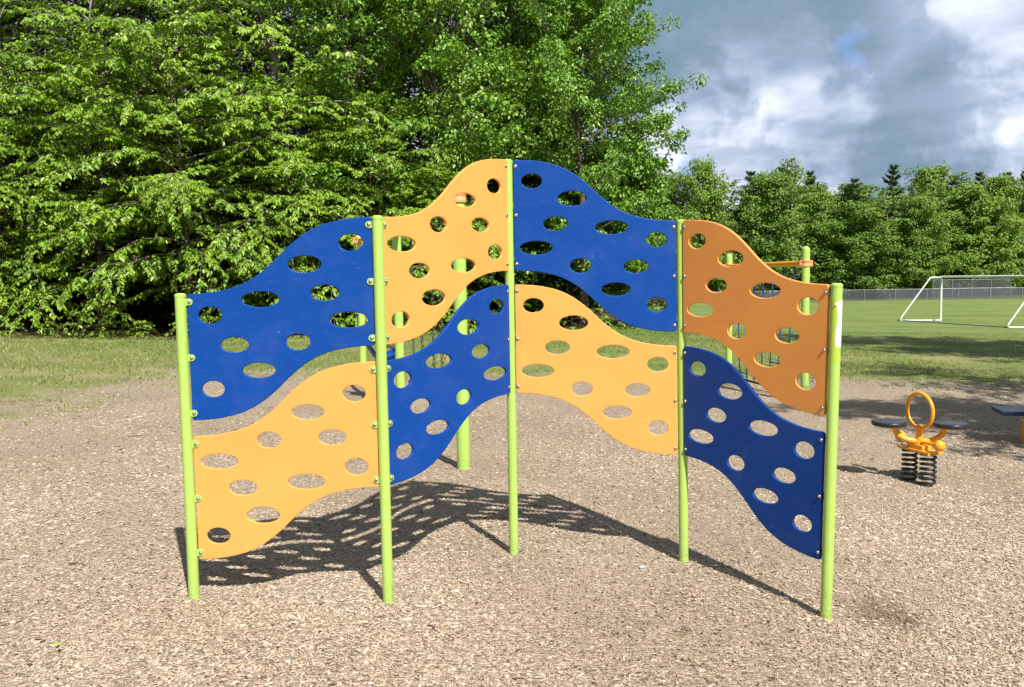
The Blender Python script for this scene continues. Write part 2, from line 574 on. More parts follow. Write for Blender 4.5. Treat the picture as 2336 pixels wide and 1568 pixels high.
def ground_mat():
    t = NT('playground_ground')
    p = t.pos()
    s = t.n('ShaderNodeSeparateXYZ')
    t.link(p, s.inputs[0])
    x, y = s.outputs[0], s.outputs[1]
    flat = t.n('ShaderNodeCombineXYZ')
    t.link(x, flat.inputs[0])
    t.link(y, flat.inputs[1])
    P = flat.outputs[0]
    # wood chips: stretched cells in three directions
    cols, hts = [], []
    for ang, sx, sy, sc in ((0.25, 1.0, 3.0, 44), (1.35, 1.0, 2.8, 50), (2.45, 1.0, 3.2, 47)):
        mp = t.n('ShaderNodeMapping')
        mp.inputs['Rotation'].default_value = (0, 0, ang)
        mp.inputs['Scale'].default_value = (sx, sy, 1)
        t.link(P, mp.inputs[0])
        v = t.n('ShaderNodeTexVoronoi')
        v.inputs['Scale'].default_value = sc
        t.link(mp.outputs[0], v.inputs['Vector'])
        sp = t.n('ShaderNodeSeparateColor')
        t.link(v.outputs['Color'], sp.inputs[0])
        cols.append(sp.outputs[0])
        hts.append(t.math('SUBTRACT', 1.0, v.outputs['Distance']))
    pick = t.noise(P, 34, 2, 0.5)
    w1 = t.math('GREATER_THAN', pick, 0.46)
    w2 = t.math('GREATER_THAN', pick, 0.54)

    def sel(a):
        m1 = t.n('ShaderNodeMix')
        t.link(w1, m1.inputs[0])
        t.link(a[0], m1.inputs[2])
        t.link(a[1], m1.inputs[3])
        m2 = t.n('ShaderNodeMix')
        t.link(w2, m2.inputs[0])
        t.link(m1.outputs[0], m2.inputs[2])
        t.link(a[2], m2.inputs[3])
        return m2.outputs[0]
    cv, hv = sel(cols), sel(hts)
    chip = t.ramp(cv, [(0.0, (0.23, 0.175, 0.12)), (0.3, (0.38, 0.298, 0.21)), (0.7, (0.51, 0.408, 0.297)),
                       (0.93, (0.62, 0.51, 0.385)), (1.0, (0.70, 0.62, 0.51))])
    # trampled, dustier or damper patches
    pt = t.noise(P, 0.55, 6, 0.6)
    chip = t.mix(0.8, chip, t.ramp(pt, [(0.32, (0.84, 0.82, 0.79)), (0.5, (1.0, 0.985, 0.965)), (0.68, (1.14, 1.12, 1.09))]), 'MULTIPLY')
    # damp brown scrape beside the right hand post
    dx = t.math('SUBTRACT', x, 1.93)
    dy = t.math('SUBTRACT', y, 4.30)
    d = t.math('SQRT', t.math('ADD', t.math('MULTIPLY', dx, dx), t.math('MULTIPLY', t.math('MULTIPLY', dy, dy), 0.55)))
    d = t.math('ADD', d, t.math('MULTIPLY', t.math('SUBTRACT', t.noise(P, 9, 5, 0.65), 0.5), 0.45))
    dk = t.ramp(d, [(0.06, (1, 1, 1)), (0.22, (0, 0, 0))])
    chip = t.mix(t.math('MULTIPLY', dk, 0.6), chip, (0.11, 0.062, 0.036))
    # grass
    g1 = t.noise(P, 0.35, 6, 0.6)
    g2 = t.noise(P, 6.0, 6, 0.7)
    g3 = t.noise(P, 60, 3, 0.7)
    gsum = t.math('ADD', t.math('ADD', t.math('MULTIPLY', g1, 0.55), t.math('MULTIPLY', g2, 0.30)), t.math('MULTIPLY', g3, 0.25))
    far = t.n('ShaderNodeMapRange')
    far.interpolation_type = 'SMOOTHSTEP'
    t.link(y, far.inputs['Value'])
    far.inputs['From Min'].default_value = 17
    far.inputs['From Max'].default_value = 34
    near_g = t.ramp(gsum, [(0.38, (0.125, 0.19, 0.042)), (0.50, (0.21, 0.255, 0.075)), (0.60, (0.31, 0.29, 0.125)), (0.74, (0.42, 0.35, 0.21))])
    far_g = t.ramp(gsum, [(0.36, (0.125, 0.20, 0.045)), (0.55, (0.185, 0.245, 0.065)), (0.72, (0.28, 0.29, 0.11))])
    grass = t.mix(far.outputs[0], near_g, far_g)
    # mown streaks across the pitch
    mp = t.n('ShaderNodeMapping')
    mp.inputs['Scale'].default_value = (0.05, 0.5, 1)
    mp.inputs['Rotation'].default_value = (0, 0, 0.1)
    t.link(P, mp.inputs[0])
    st = t.noise(mp.outputs[0], 1.3, 3, 0.55)
    grass = t.mix(0.7, grass, t.ramp(st, [(0.35, (0.68, 0.76, 0.62)), (0.65, (1.14, 1.10, 1.16))]), 'MULTIPLY')
    bare = t.ramp(t.noise(P, 0.9, 8, 0.72), [(0.58, (0, 0, 0)), (0.72, (1, 1, 1))])
    grass = t.mix(t.math('MULTIPLY', bare, 0.45), grass, (0.33, 0.28, 0.15))
    # worn earth line at the near edge of the pitch
    wl = t.math('ADD', t.math('ADD', y, t.math('MULTIPLY', x, 0.12)), t.math('MULTIPLY', t.math('SUBTRACT', g1, 0.5), 2.5))
    wl = t.math('ABSOLUTE', t.math('SUBTRACT', wl, 30.6))
    wk = t.ramp(wl, [(0.25, (1, 1, 1)), (0.9, (0, 0, 0))])
    wk = t.math('MULTIPLY', wk, t.math('GREATER_THAN', x, 6.0))
    grass = t.mix(t.math('MULTIPLY', wk, 0.75), grass, (0.36, 0.29, 0.20))
    # forest floor
    leaf = t.ramp(t.noise(P, 14, 5, 0.7), [(0.35, (0.05, 0.03, 0.018)), (0.65, (0.16, 0.10, 0.06))])
    # zones
    n1 = t.math('MULTIPLY', t.math('SUBTRACT', t.noise(P, 0.75, 7, 0.68), 0.5), 7.5)
    n1 = t.math('ADD', n1, t.math('MULTIPLY', t.math('SUBTRACT', g2, 0.5), 1.6))
    m = t.math('ADD', t.math('MAXIMUM', t.math('SUBTRACT', y, 15.6), t.math('SUBTRACT', -6.7, x)), n1)
    zone = t.ramp(t.math('ADD', t.math('MULTIPLY', m, 0.35), 0.5), [(0.2, (0, 0, 0)), (0.85, (1, 1, 1))])
    col = t.mix(zone, chip, grass)
    edge = t.ramp(t.math('ADD', t.math('MULTIPLY', m, 0.25), 0.5), [(0.25, (0, 0, 0)), (0.5, (1, 1, 1)), (0.8, (0, 0, 0))])
    dirt = t.ramp(t.noise(P, 1.9, 7, 0.7), [(0.50, (0, 0, 0)), (0.62, (1, 1, 1))])
    col = t.mix(t.math('MULTIPLY', t.math('MULTIPLY', edge, dirt), 0.75), col, (0.19, 0.125, 0.075))
    fe = t.math('SUBTRACT', y, t.math('ADD', t.math('MULTIPLY', t.math('MAXIMUM', t.math('ADD', x, 10), 0.0), 0.70), 24.6))
    fz = t.math('ADD', fe, t.math('MULTIPLY', t.math('SUBTRACT', g2, 0.5), 2.5))
    fk = t.math('MULTIPLY', t.ramp(t.math('ADD', t.math('MULTIPLY', fz, 0.5), 0.5), [(0.3, (0, 0, 0)), (0.7, (1, 1, 1))]),
                t.math('LESS_THAN', x, 8.5))
    col = t.mix(fk, col, leaf)
    t.link(col, t.b.inputs['Base Color'])
    t.b.inputs['Roughness'].default_value = 0.85
    t.b.inputs['Specular IOR Level'].default_value = 0.15
    bp = t.n('ShaderNodeBump')
    bp.inputs['Strength'].default_value = 0.85
    bp.inputs['Distance'].default_value = 0.018
    h = t.math('ADD', hv, t.math('MULTIPLY', cv, 0.6))
    hm = t.n('ShaderNodeMix')
    t.link(zone, hm.inputs[0])
    t.link(h, hm.inputs[2])
    t.link(t.math('MULTIPLY', g3, 2.2), hm.inputs[3])
    t.link(hm.outputs[0], bp.inputs['Height'])
    t.link(bp.outputs[0], t.b.inputs['Normal'])
    return t.m


M['chips'] = chip_mat()
M['ground'] = ground_mat()


# ------------------------------------------------------------------ terrain
def gz_np(x, y):
    p = -0.0277 * np.maximum(x, -40) - 0.0087 * y + 0.0419
    k = 0.12
    fl = -1.12
    # smooth maximum of the slope and the level sports field
    return fl + k * np.logaddexp(0.0, (p - fl) / k)


def gz(x, y):
    return float(gz_np(np.array([x], float), np.array([y], float))[0])


def build_ground():
    def axis(a, b, fine0, fine1, fs, growth=1.18):
        pts = list(np.arange(fine0, fine1, fs))
        s, v = fs, fine1
        while v < b:
            pts.append(v)
            s *= growth
            v += s
        pts.append(b)
        s, v = fs, fine0
        while v > a:
            s *= growth
            v -= s
            pts.append(max(v, a))
        return np.unique(np.array(pts))
    xs = axis(-900, 900, -14, 16, 0.35)
    ys = axis(-250, 1400, -2, 34, 0.35)
    X, Y = np.meshgrid(xs, ys)
    rng = np.random.default_rng(5)
    Z = gz_np(X, Y)
    # gentle trampling
    near = np.exp(-((np.hypot(X, Y - 8)) / 14) ** 2)
    Z = Z + near * (0.010 * np.sin(2.1 * X + 1.3 * Y) + 0.008 * np.sin(3.7 * X - 2.2 * Y + 1))
    V = np.stack([X.ravel(), Y.ravel(), Z.ravel()], 1)
    nx, ny = len(xs), len(ys)
    i = (np.arange(ny - 1)[:, None] * nx + np.arange(nx - 1)[None, :]).ravel()
    F = np.stack([i, i + 1, i + nx + 1, i + nx], 1)
    me = np_mesh('ground', V, F.ravel(), np.arange(len(F)) * 4)
    me.polygons.foreach_set('use_smooth', [True] * len(me.polygons))
    o = link_mesh('ground', me, M['ground'])
    tag(o, 'wood chip playground floor running out into a mown grass field', kind='structure')


def ground_h(x, y):
    """height with the trampling"""
    near = np.exp(-((np.hypot(x, y - 8)) / 14) ** 2)
    return gz_np(x, y) + near * (0.010 * np.sin(2.1 * x + 1.3 * y) + 0.008 * np.sin(3.7 * x - 2.2 * y + 1))


def gh(x, y):
    return float(ground_h(np.array([x], float), np.array([y], float))[0])


build_ground()


# ------------------------------------------------------------------ vegetation
def rot_frames(d):
    """side and normal for directions d (n,3)"""
    up = np.tile(np.array([0, 0, 1.0]), (len(d), 1))
    s = np.cross(d, up)
    l = np.linalg.norm(s, axis=1, keepdims=True)
    s = np.where(l < 1e-4, np.array([1.0, 0, 0]), s / np.maximum(l, 1e-4))
    n = np.cross(s, d)
    return s, n


def leaf_mesh(name, P, D, Nn, Ln, Wd, var, rng, lobed=False):
    """two folded triangles (or a lobed four) per leaf"""
    n = len(P)
    S = np.cross(D, Nn)
    S /= np.maximum(np.linalg.norm(S, axis=1, keepdims=True), 1e-6)
    Nn = np.cross(S, D)
    L, W = Ln[:, None], Wd[:, None]
    base = P
    tip = P + D * L - Nn * L * 0.12
    mid = P + D * L * 0.45
    fold = 0.22
    lf = mid + S * W * 0.5 + Nn * W * fold
    rt = mid - S * W * 0.5 + Nn * W * fold
    V = np.stack([base, lf, tip, rt], 1).reshape(-1, 3)
    o = np.arange(n)[:, None] * 4
    F = np.concatenate([o + np.array([[0, 2, 1]]), o + np.array([[0, 3, 2]])], 1).reshape(-1)
    return np_mesh(name, V, F, np.arange(2 * n) * 3, {'var': np.repeat(var, 2)})


def norm(a):
    return a / np.maximum(np.linalg.norm(a, axis=-1, keepdims=True), 1e-6)


def grow_tree(seed, H, R, base, n_prim, style='spray', leaf=0.11, dens=1.0, trunk_r=0.12, sectors=None, droop=0.35, twig_geo=True, mid=0.35):
    """returns (wood MB, leaf arrays); trunk at the origin"""
    rng = np.random.default_rng(seed)
    rr = random.Random(seed)
    wood = MB()
    K = 9
    tp = []
    lean = rng.normal(0, 0.025, 2)
    for k in range(K):
        f = k / (K - 1)
        w = rng.normal(0, 0.012 * H * f, 2) if k else np.zeros(2)
        tp.append((lean[0] * H * f + w[0], lean[1] * H * f + w[1], -0.15 + f * (H * 0.96 + 0.15)))
    tr = [trunk_r * (1 - 0.93 * (k / (K - 1)) ** 0.8) * (1.25 if k == 0 else 1) for k in range(K)]
    wood.tube(tp, tr, 8)
    tpa = np.array(tp)
    LP, LD, LN, LV, LS = [], [], [], [], []
    for i in range(n_prim):
        f = (i + rng.uniform(0.1, 0.9)) / n_prim
        h = base + (1 - base) * f * 0.98
        z = h * H * 0.96
        j = np.clip(np.searchsorted(tpa[:, 2], z), 1, K - 1)
        a = (z - tpa[j - 1, 2]) / (tpa[j, 2] - tpa[j - 1, 2])
        p0 = tpa[j - 1] * (1 - a) + tpa[j] * a
        az = i * 2.399963 + rng.uniform(-0.5, 0.5)
        # outline of the crown: widest at `mid`
        prof = math.sqrt(max(0.04, 1 - ((f - mid) / (1.03 - mid if f > mid else mid + 0.35)) ** 2))
        Lb = R * prof * rng.uniform(0.72, 1.15)
        el = RAD(12 + 48 * f ** 1.5) + rng.normal(0, 0.12)
        d = np.array([math.cos(az) * math.cos(el), math.sin(az) * math.cos(el), math.sin(el)])
        pts = [p0]
        seg = 6
        for s in range(seg):
            d = d + np.array([rng.normal(0, 0.10), rng.normal(0, 0.10), -droop * (0.30 + 0.5 * s / seg) * (1.0 if style == 'spray' else 0.15)])
            d = d / np.linalg.norm(d)
            pts.append(pts[-1] + d * Lb / seg)
        pts = np.array(pts)
        br = max(0.008, trunk_r * 0.36 * (1 - 0.75 * f))
        wood.tube(pts, [br * (1 - 0.85 * s / seg) for s in range(seg + 1)], 5, cap=False)
        nsec = max(4, int(9 * dens * (0.5 + 0.5 * Lb / R)))
        for q in range(nsec):
            t = 0.18 + 0.82 * (q + rng.uniform(0, 0.9)) / nsec
            t = min(t, 0.995)
            k = min(int(t * seg), seg - 1)
            a = t * seg - k
            q0 = pts[k] * (1 - a) + pts[k + 1] * a
            dd = norm(pts[k + 1] - pts[k])
            side = np.cross(dd, [0, 0, 1.0])
            side = norm(side) * (1 if q % 2 else -1)
            if t > 0.93:
                side = side * 0.2
            if style == 'spray':
                d2 = norm(dd * 0.75 + side * rng.uniform(0.5, 1.0) + np.array([0, 0, rng.normal(0.05, 0.16)]))
                L2 = max(0.35, Lb * rng.uniform(0.22, 0.42) * (1.15 - 0.6 * t))
                ns = 4
                tw = [q0]
                for s in range(ns):
                    d2 = norm(d2 + np.array([0, 0, -droop * 0.30]) + rng.normal(0, 0.06, 3))
                    tw.append(tw[-1] + d2 * L2 / ns)
                tw = np.array(tw)
                if twig_geo:
                    wood.tube(tw, [0.007, 0.006, 0.005, 0.004, 0.002], 3, cap=False)
                nl = int(L2 / (leaf * 0.30) * dens) + 3
                u = np.sort(rng.uniform(0.04, 1.0, nl)) * ns
                kk = np.minimum(u.astype(int), ns - 1)
                aa = (u - kk)[:, None]
                lp = tw[kk] * (1 - aa) + tw[kk + 1] * aa
                ld = norm(tw[kk + 1] - tw[kk])
                sd = norm(np.cross(ld, np.array([0, 0, 1.0]))) * np.where(np.arange(nl) % 2, 1, -1)[:, None]
                ldir = norm(ld * 0.55 + sd * rng.uniform(0.5, 1.0, (nl, 1)) + np.stack([rng.normal(0, .15, nl), rng.normal(0, .15, nl), rng.normal(-0.55, 0.30, nl)], 1))
                ow = norm(lp * np.array([1, 1, 0.0]) + 1e-3)
                ln = norm(np.array([0, 0, 0.75]) + ow * 0.65 + rng.normal(0, 0.42, (nl, 3)))
                tone = rng.normal(0, 0.10)
                LP.append(lp + rng.normal(0, 0.018, (nl, 3)))
                LD.append(ldir)
                LN.append(ln)
                LV.append(np.clip(rng.normal(0.47 + tone, 0.20, nl), 0, 1))
                LS.append(leaf * rng.uniform(0.45, 1.3, nl) * np.where(u / ns > 0.9, 0.8, 1))
            else:
                # rounded shoots: tufts of leaves at the ends of upturned twigs
                d2 = norm(dd * 0.6 + side * rng.uniform(0.4, 1.0) + np.array([0, 0, rng.uniform(0.15, 0.75)]))
                L2 = max(0.3, Lb * rng.uniform(0.16, 0.36) * (1.15 - 0.5 * t))
                end = q0 + d2 * L2
                if twig_geo:
                    wood.tube([q0, (q0 + end) / 2 + rng.normal(0, 0.02, 3), end], [0.009, 0.006, 0.003], 3, cap=False)
                for cl in range(1 + int(rng.uniform(0, 1.5))):
                    c = q0 + d2 * L2 * rng.uniform(0.55, 1.05) + rng.normal(0, 0.10, 3) * (R / 4)
                    nl = int(38 * dens * rng.uniform(0.7, 1.3))
                    rad = leaf * rng.uniform(1.5, 3.0)
                    off = norm(rng.normal(0, 1, (nl, 3)) + np.array([0, 0, 0.35])) * (rng.uniform(0.15, 1, (nl, 1)) ** 0.5) * rad * np.array([1.15, 1.15, 0.85])
                    ldir = norm(off * np.array([1, 1, 0.5]) + np.array([0, 0, -0.50]) * rad + rng.normal(0, 0.3, (nl, 3)) * rad)
                    ow = norm((c + off) * np.array([1, 1, 0.0]) + 1e-3)
                    ln = norm(off * 0.7 / rad + np.array([0, 0, 0.7]) + ow * 0.35 + rng.normal(0, 0.30, (nl, 3)))
                    tone = rng.normal(0, 0.09)
                    LP.append(c + off)
                    LD.append(ldir)
                    LN.append(ln)
                    LV.append(np.clip(rng.normal(0.45 + tone, 0.19, nl), 0, 1))
                    LS.append(leaf * rng.uniform(0.45, 1.3, nl))
    return wood, [np.concatenate(a) for a in (LP, LD, LN, LV, LS)], rng


def tree_proto(name, leafmat, bark, wr=0.5, **kw):
    wood, (P, D, Nn, V, S), rng = grow_tree(**kw)
    lm = leaf_mesh(name + '_crown', P, D, Nn, S, S * wr, V, rng)
    lm.materials.append(leafmat)
    wm = wood.mesh(name + '_trunk', smooth=True)
    wm.materials.append(bark)
    return wm, lm


def conifer_proto(name, seed, H, R, base=0.12, n_whorl=20, dens=1.0, ragged=0.25):
    """tiered pine: whorls of boughs carrying flat tufts of needles"""
    rng = np.random.default_rng(seed)
    wood = MB()
    tp = [(rng.normal(0, 0.02 * k), rng.normal(0, 0.02 * k), -0.2 + k / 7 * (H + 0.2)) for k in range(8)]
    wood.tube(tp, [0.022 * H * (1 - 0.95 * k / 7) for k in range(8)], 7)
    P, D, Nn, V, S = [], [], [], [], []
    for i in range(n_whorl):
        f = (i + 0.5) / n_whorl
        z = H * (base + (1 - base) * f)
        for b in range(5):
            az = b * 1.2566 + i * 0.7 + rng.normal(0, 0.2)
            Lb = R * (1 - f ** 1.25) * rng.uniform(max(0.15, 1 - ragged * 1.6), 1 + ragged * 0.6) + 0.25
            el = RAD(-8 + 45 * f)
            d = np.array([math.cos(az) * math.cos(el), math.sin(az) * math.cos(el), math.sin(el)])
            p0 = np.array([0, 0, z])
            end = p0 + d * Lb + np.array([0, 0, 0.10 * Lb])
            wood.tube([p0, (p0 + end) / 2 + np.array([0, 0, -0.03 * Lb]), end], [0.03, 0.02, 0.008], 4, cap=False)
            nl = int(Lb * 34 * dens) + 6
            t = rng.uniform(0.12, 1.0, nl)[:, None]
            sd = norm(np.cross(d, [0, 0, 1.0]))
            pp = p0 + (end - p0) * t + sd * rng.normal(0, 0.22, (nl, 1)) * Lb * (0.35 + 0.5 * (1 - t)) + np.array([0, 0, 1.0]) * rng.normal(0.02, 0.07, (nl, 1))
            P.append(pp)
            D.append(norm(d * 0.8 + sd * rng.normal(0, 0.7, (nl, 1)) + np.stack([np.zeros(nl), np.zeros(nl), rng.normal(0.25, 0.3, nl)], 1)))
            Nn.append(norm(np.array([0, 0, 1.0]) + rng.normal(0, 0.5, (nl, 3))))
            V.append(np.clip(rng.normal(0.5, 0.22, nl), 0, 1))
            S.append(rng.uniform(0.28, 0.5, nl))
    P, D, Nn, V, S = [np.concatenate(a) for a in (P, D, Nn, V, S)]
    lm = leaf_mesh(name + '_crown', P, D, Nn, S, S * 0.32, V, rng)
    lm.materials.append(M['needle'])
    wm = wood.mesh(name + '_trunk', smooth=True)
    wm.materials.append(M['bark'])
    return wm, lm


def plant_tree(name, proto, x, y, rz, sc, label, cat='tree', group=None, mats=None):
    e = empty(name, (x, y, gz(x, y)), rz, label, cat, group)
    e.scale = (sc[0], sc[0], sc[1]) if isinstance(sc, tuple) else (sc, sc, sc)
    t = bpy.data.objects.new('trunk', proto[0])
    COL.objects.link(t)
    t.parent = e
    c = bpy.data.objects.new('crown', proto[1])
    COL.objects.link(c)
    c.parent = e
    return e


def edge_y(x):
    return float(np.interp(x, [-40, -18, -10, -4, 2, 5.5, 9], [29, 26.2, 25.2, 28.4, 32.0, 34.5, 38]))


def forest():
    beech = [tree_proto('edge_beech', M['leafA'], M['bark'], 0.48, seed=11 + k, H=9.5, R=3.9, base=0.14, n_prim=68,
                        style='spray', leaf=0.165, dens=1.5, trunk_r=0.10, droop=0.34, mid=0.30) for k in range(3)]
    beech_tall = [tree_proto('tall_beech', M['leafA'], M['pale_bark'], 0.5, seed=31 + k, H=15, R=4.4, base=0.18, n_prim=64,
                             style='spray', leaf=0.18, dens=1.3, trunk_r=0.19, droop=0.30, mid=0.35) for k in range(2)]
    maple = [tree_proto('maple', M['leafB'], M['bark'], 0.72, seed=51 + k, H=15.5, R=4.6, base=0.10, n_prim=54,
                        style='tuft', leaf=0.155, dens=1.45, trunk_r=0.20, mid=0.40) for k in range(2)]
    maple_low = [tree_proto('young_maple', M['leafB'], M['bark'], 0.68, seed=71 + k, H=8.0, R=3.3, base=0.05, n_prim=44,
                            style='tuft', leaf=0.15, dens=1.45, trunk_r=0.09, mid=0.32) for k in range(1)]
    dark = [tree_proto('wood_tree', M['leafShade'], M['pale_bark'], 0.62, seed=91 + k, H=19, R=4.8, base=0.22, n_prim=40,
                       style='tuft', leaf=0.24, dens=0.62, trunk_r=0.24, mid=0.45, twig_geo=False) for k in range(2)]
    thicket = tree_proto('thicket', M['leafShade'], M['bark'], 0.62, seed=99, H=6.5, R=3.6, base=0.01, n_prim=44,
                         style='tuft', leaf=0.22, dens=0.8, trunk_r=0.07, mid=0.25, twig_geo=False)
    R_ = random.Random(4)
    G1 = 'leafy trees along the edge of the wood'
    # the first row along the grass, left to right
    row = [
        (-19.5, 0.8, beech[1], (1.0, 1.05), 'edge_tree', 'outermost bushy bright green tree at the far left edge of the wood'),
        (-16.6, 0.3, beech[0], (0.95, 0.95), 'edge_tree', 'bright green low branched tree, second along the wood edge from the left'),
        (-13.6, 0.9, beech[2], (1.05, 1.0), 'edge_tree', 'layered yellow green tree between the left picture edge and the slim grey trunk'),
        (-10.3, 0.6, beech[1], (1.05, 1.08), 'edge_tree', 'spreading yellow green tree on a slim grey trunk, left of the climbing wall'),
        (-7.3, 0.4, beech[0], (0.95, 0.9), 'edge_tree', 'drooping bright green tree directly behind the left blue panel'),
        (-4.9, 0.2, beech[2], (0.9, 0.86), 'edge_tree', 'low bushy green tree behind the second post of the climbing wall'),
        (-2.7, -0.2, beech[1], (0.85, 0.62), 'edge_tree', 'short dense sapling tree behind the upper amber panel left of the peak'),
        (3.0, 0.6, maple[0], (0.93, 1.0), 'maple_tree', 'large tufted green maple at the corner of the wood behind the right blue panel'),
        (5.3, 1.6, maple_low[0], (0.85, 0.85), 'young_maple', 'young maple at the right end of the wood, below the big corner maple'),
    ]
    for i, (x, dy, pr, sc, nm, lab) in enumerate(row):
        plant_tree(nm, pr, x, edge_y(x) + dy + 1.2, R_.uniform(0, 6.28), sc, lab, group=G1)
    row2 = [
        (-21, 4.0, beech_tall[0], 'tall grey trunked tree rising behind the far left of the wood edge'),
        (-17.8, 3.6, beech_tall[1], 'tall tree with pale trunk showing at the top left of the picture'),
        (-14.6, 4.2, beech_tall[0], 'tall leafy tree behind the layered yellow green tree on the left'),
        (-11.6, 4.4, beech_tall[1], 'tall leafy tree behind the slim grey trunk left of the climbing wall'),
        (-8.4, 3.6, beech_tall[0], 'tall leafy tree above the left blue panel'),
        (-5.4, 3.8, maple[1], 'tall maple with dark gaps rising above the second post'),
        (-2.9, 3.4, maple[0], 'tall maple directly above the upper amber panel left of the peak'),
        (0.1, 7.0, maple[1], 'tall maple whose dark trunk shows above the peak of the climbing wall'),
        (3.6, 5.6, maple[1], 'tall maple standing behind the big corner maple on its right'),
    ]
    for x, dy, pr, lab in row2:
        plant_tree('forest_tree', pr, x, edge_y(x) + dy + 0.6, R_.uniform(0, 6.28), R_.uniform(0.92, 1.08), lab, group='tall trees of the second row of the wood')
    # the wood behind, its dimness put into the leaf colour
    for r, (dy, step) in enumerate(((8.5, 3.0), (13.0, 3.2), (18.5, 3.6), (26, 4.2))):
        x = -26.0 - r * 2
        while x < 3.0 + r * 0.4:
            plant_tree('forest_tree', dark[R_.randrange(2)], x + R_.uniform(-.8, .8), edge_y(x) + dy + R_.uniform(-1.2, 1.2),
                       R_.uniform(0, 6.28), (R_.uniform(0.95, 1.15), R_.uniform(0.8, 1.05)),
                       'tall tree with shade-darkened leaf colour deep in the wood behind the sunlit edge trees', group='dim trees inside the wood')
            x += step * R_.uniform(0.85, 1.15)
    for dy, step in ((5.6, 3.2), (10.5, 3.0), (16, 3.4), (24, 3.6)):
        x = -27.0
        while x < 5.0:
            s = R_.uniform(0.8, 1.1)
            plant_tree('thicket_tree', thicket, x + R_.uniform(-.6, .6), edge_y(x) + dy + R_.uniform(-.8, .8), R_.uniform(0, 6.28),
                       (s, s * R_.uniform(0.75, 1.05)), 'low bushy tree with shade-darkened leaf colour filling the wood', group='undergrowth trees inside the wood')
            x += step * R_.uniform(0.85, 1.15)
    # trees beside the playground, outside the frame: their shade falls across the right hand side
    plant_tree('maple_tree', maple[0], 15.7, 18.5, 2.0, (0.72, 0.98), 'maple whose shade crosses the grass on the right, just outside the picture',
               group='trees beside the playground')
    plant_tree('maple_tree', maple[1], 19.8, 17.2, 0.7, (1.0, 0.98), 'second maple right of the picture shading the grass before the goal',
               group='trees beside the playground')
    plant_tree('edge_tree', beech_tall[1], 12.3, 9.4, 1.4, (0.8, 0.74), 'light crowned tree right of the picture shading the grass behind the play table',
               group='trees beside the playground')
    plant_tree('edge_tree', maple[0], 9.2, 5.2, 0.4, (0.66, 0.60), 'light crowned tree right of the picture dappling the chips by the spring rocker',
               group='trees beside the playground')


ORD = ['first', 'second', 'third', 'fourth', 'fifth', 'sixth', 'seventh', 'eighth', 'ninth', 'tenth', 'eleventh', 'twelfth', 'thirteenth',
       'fourteenth', 'fifteenth', 'sixteenth', 'seventeenth', 'eighteenth']


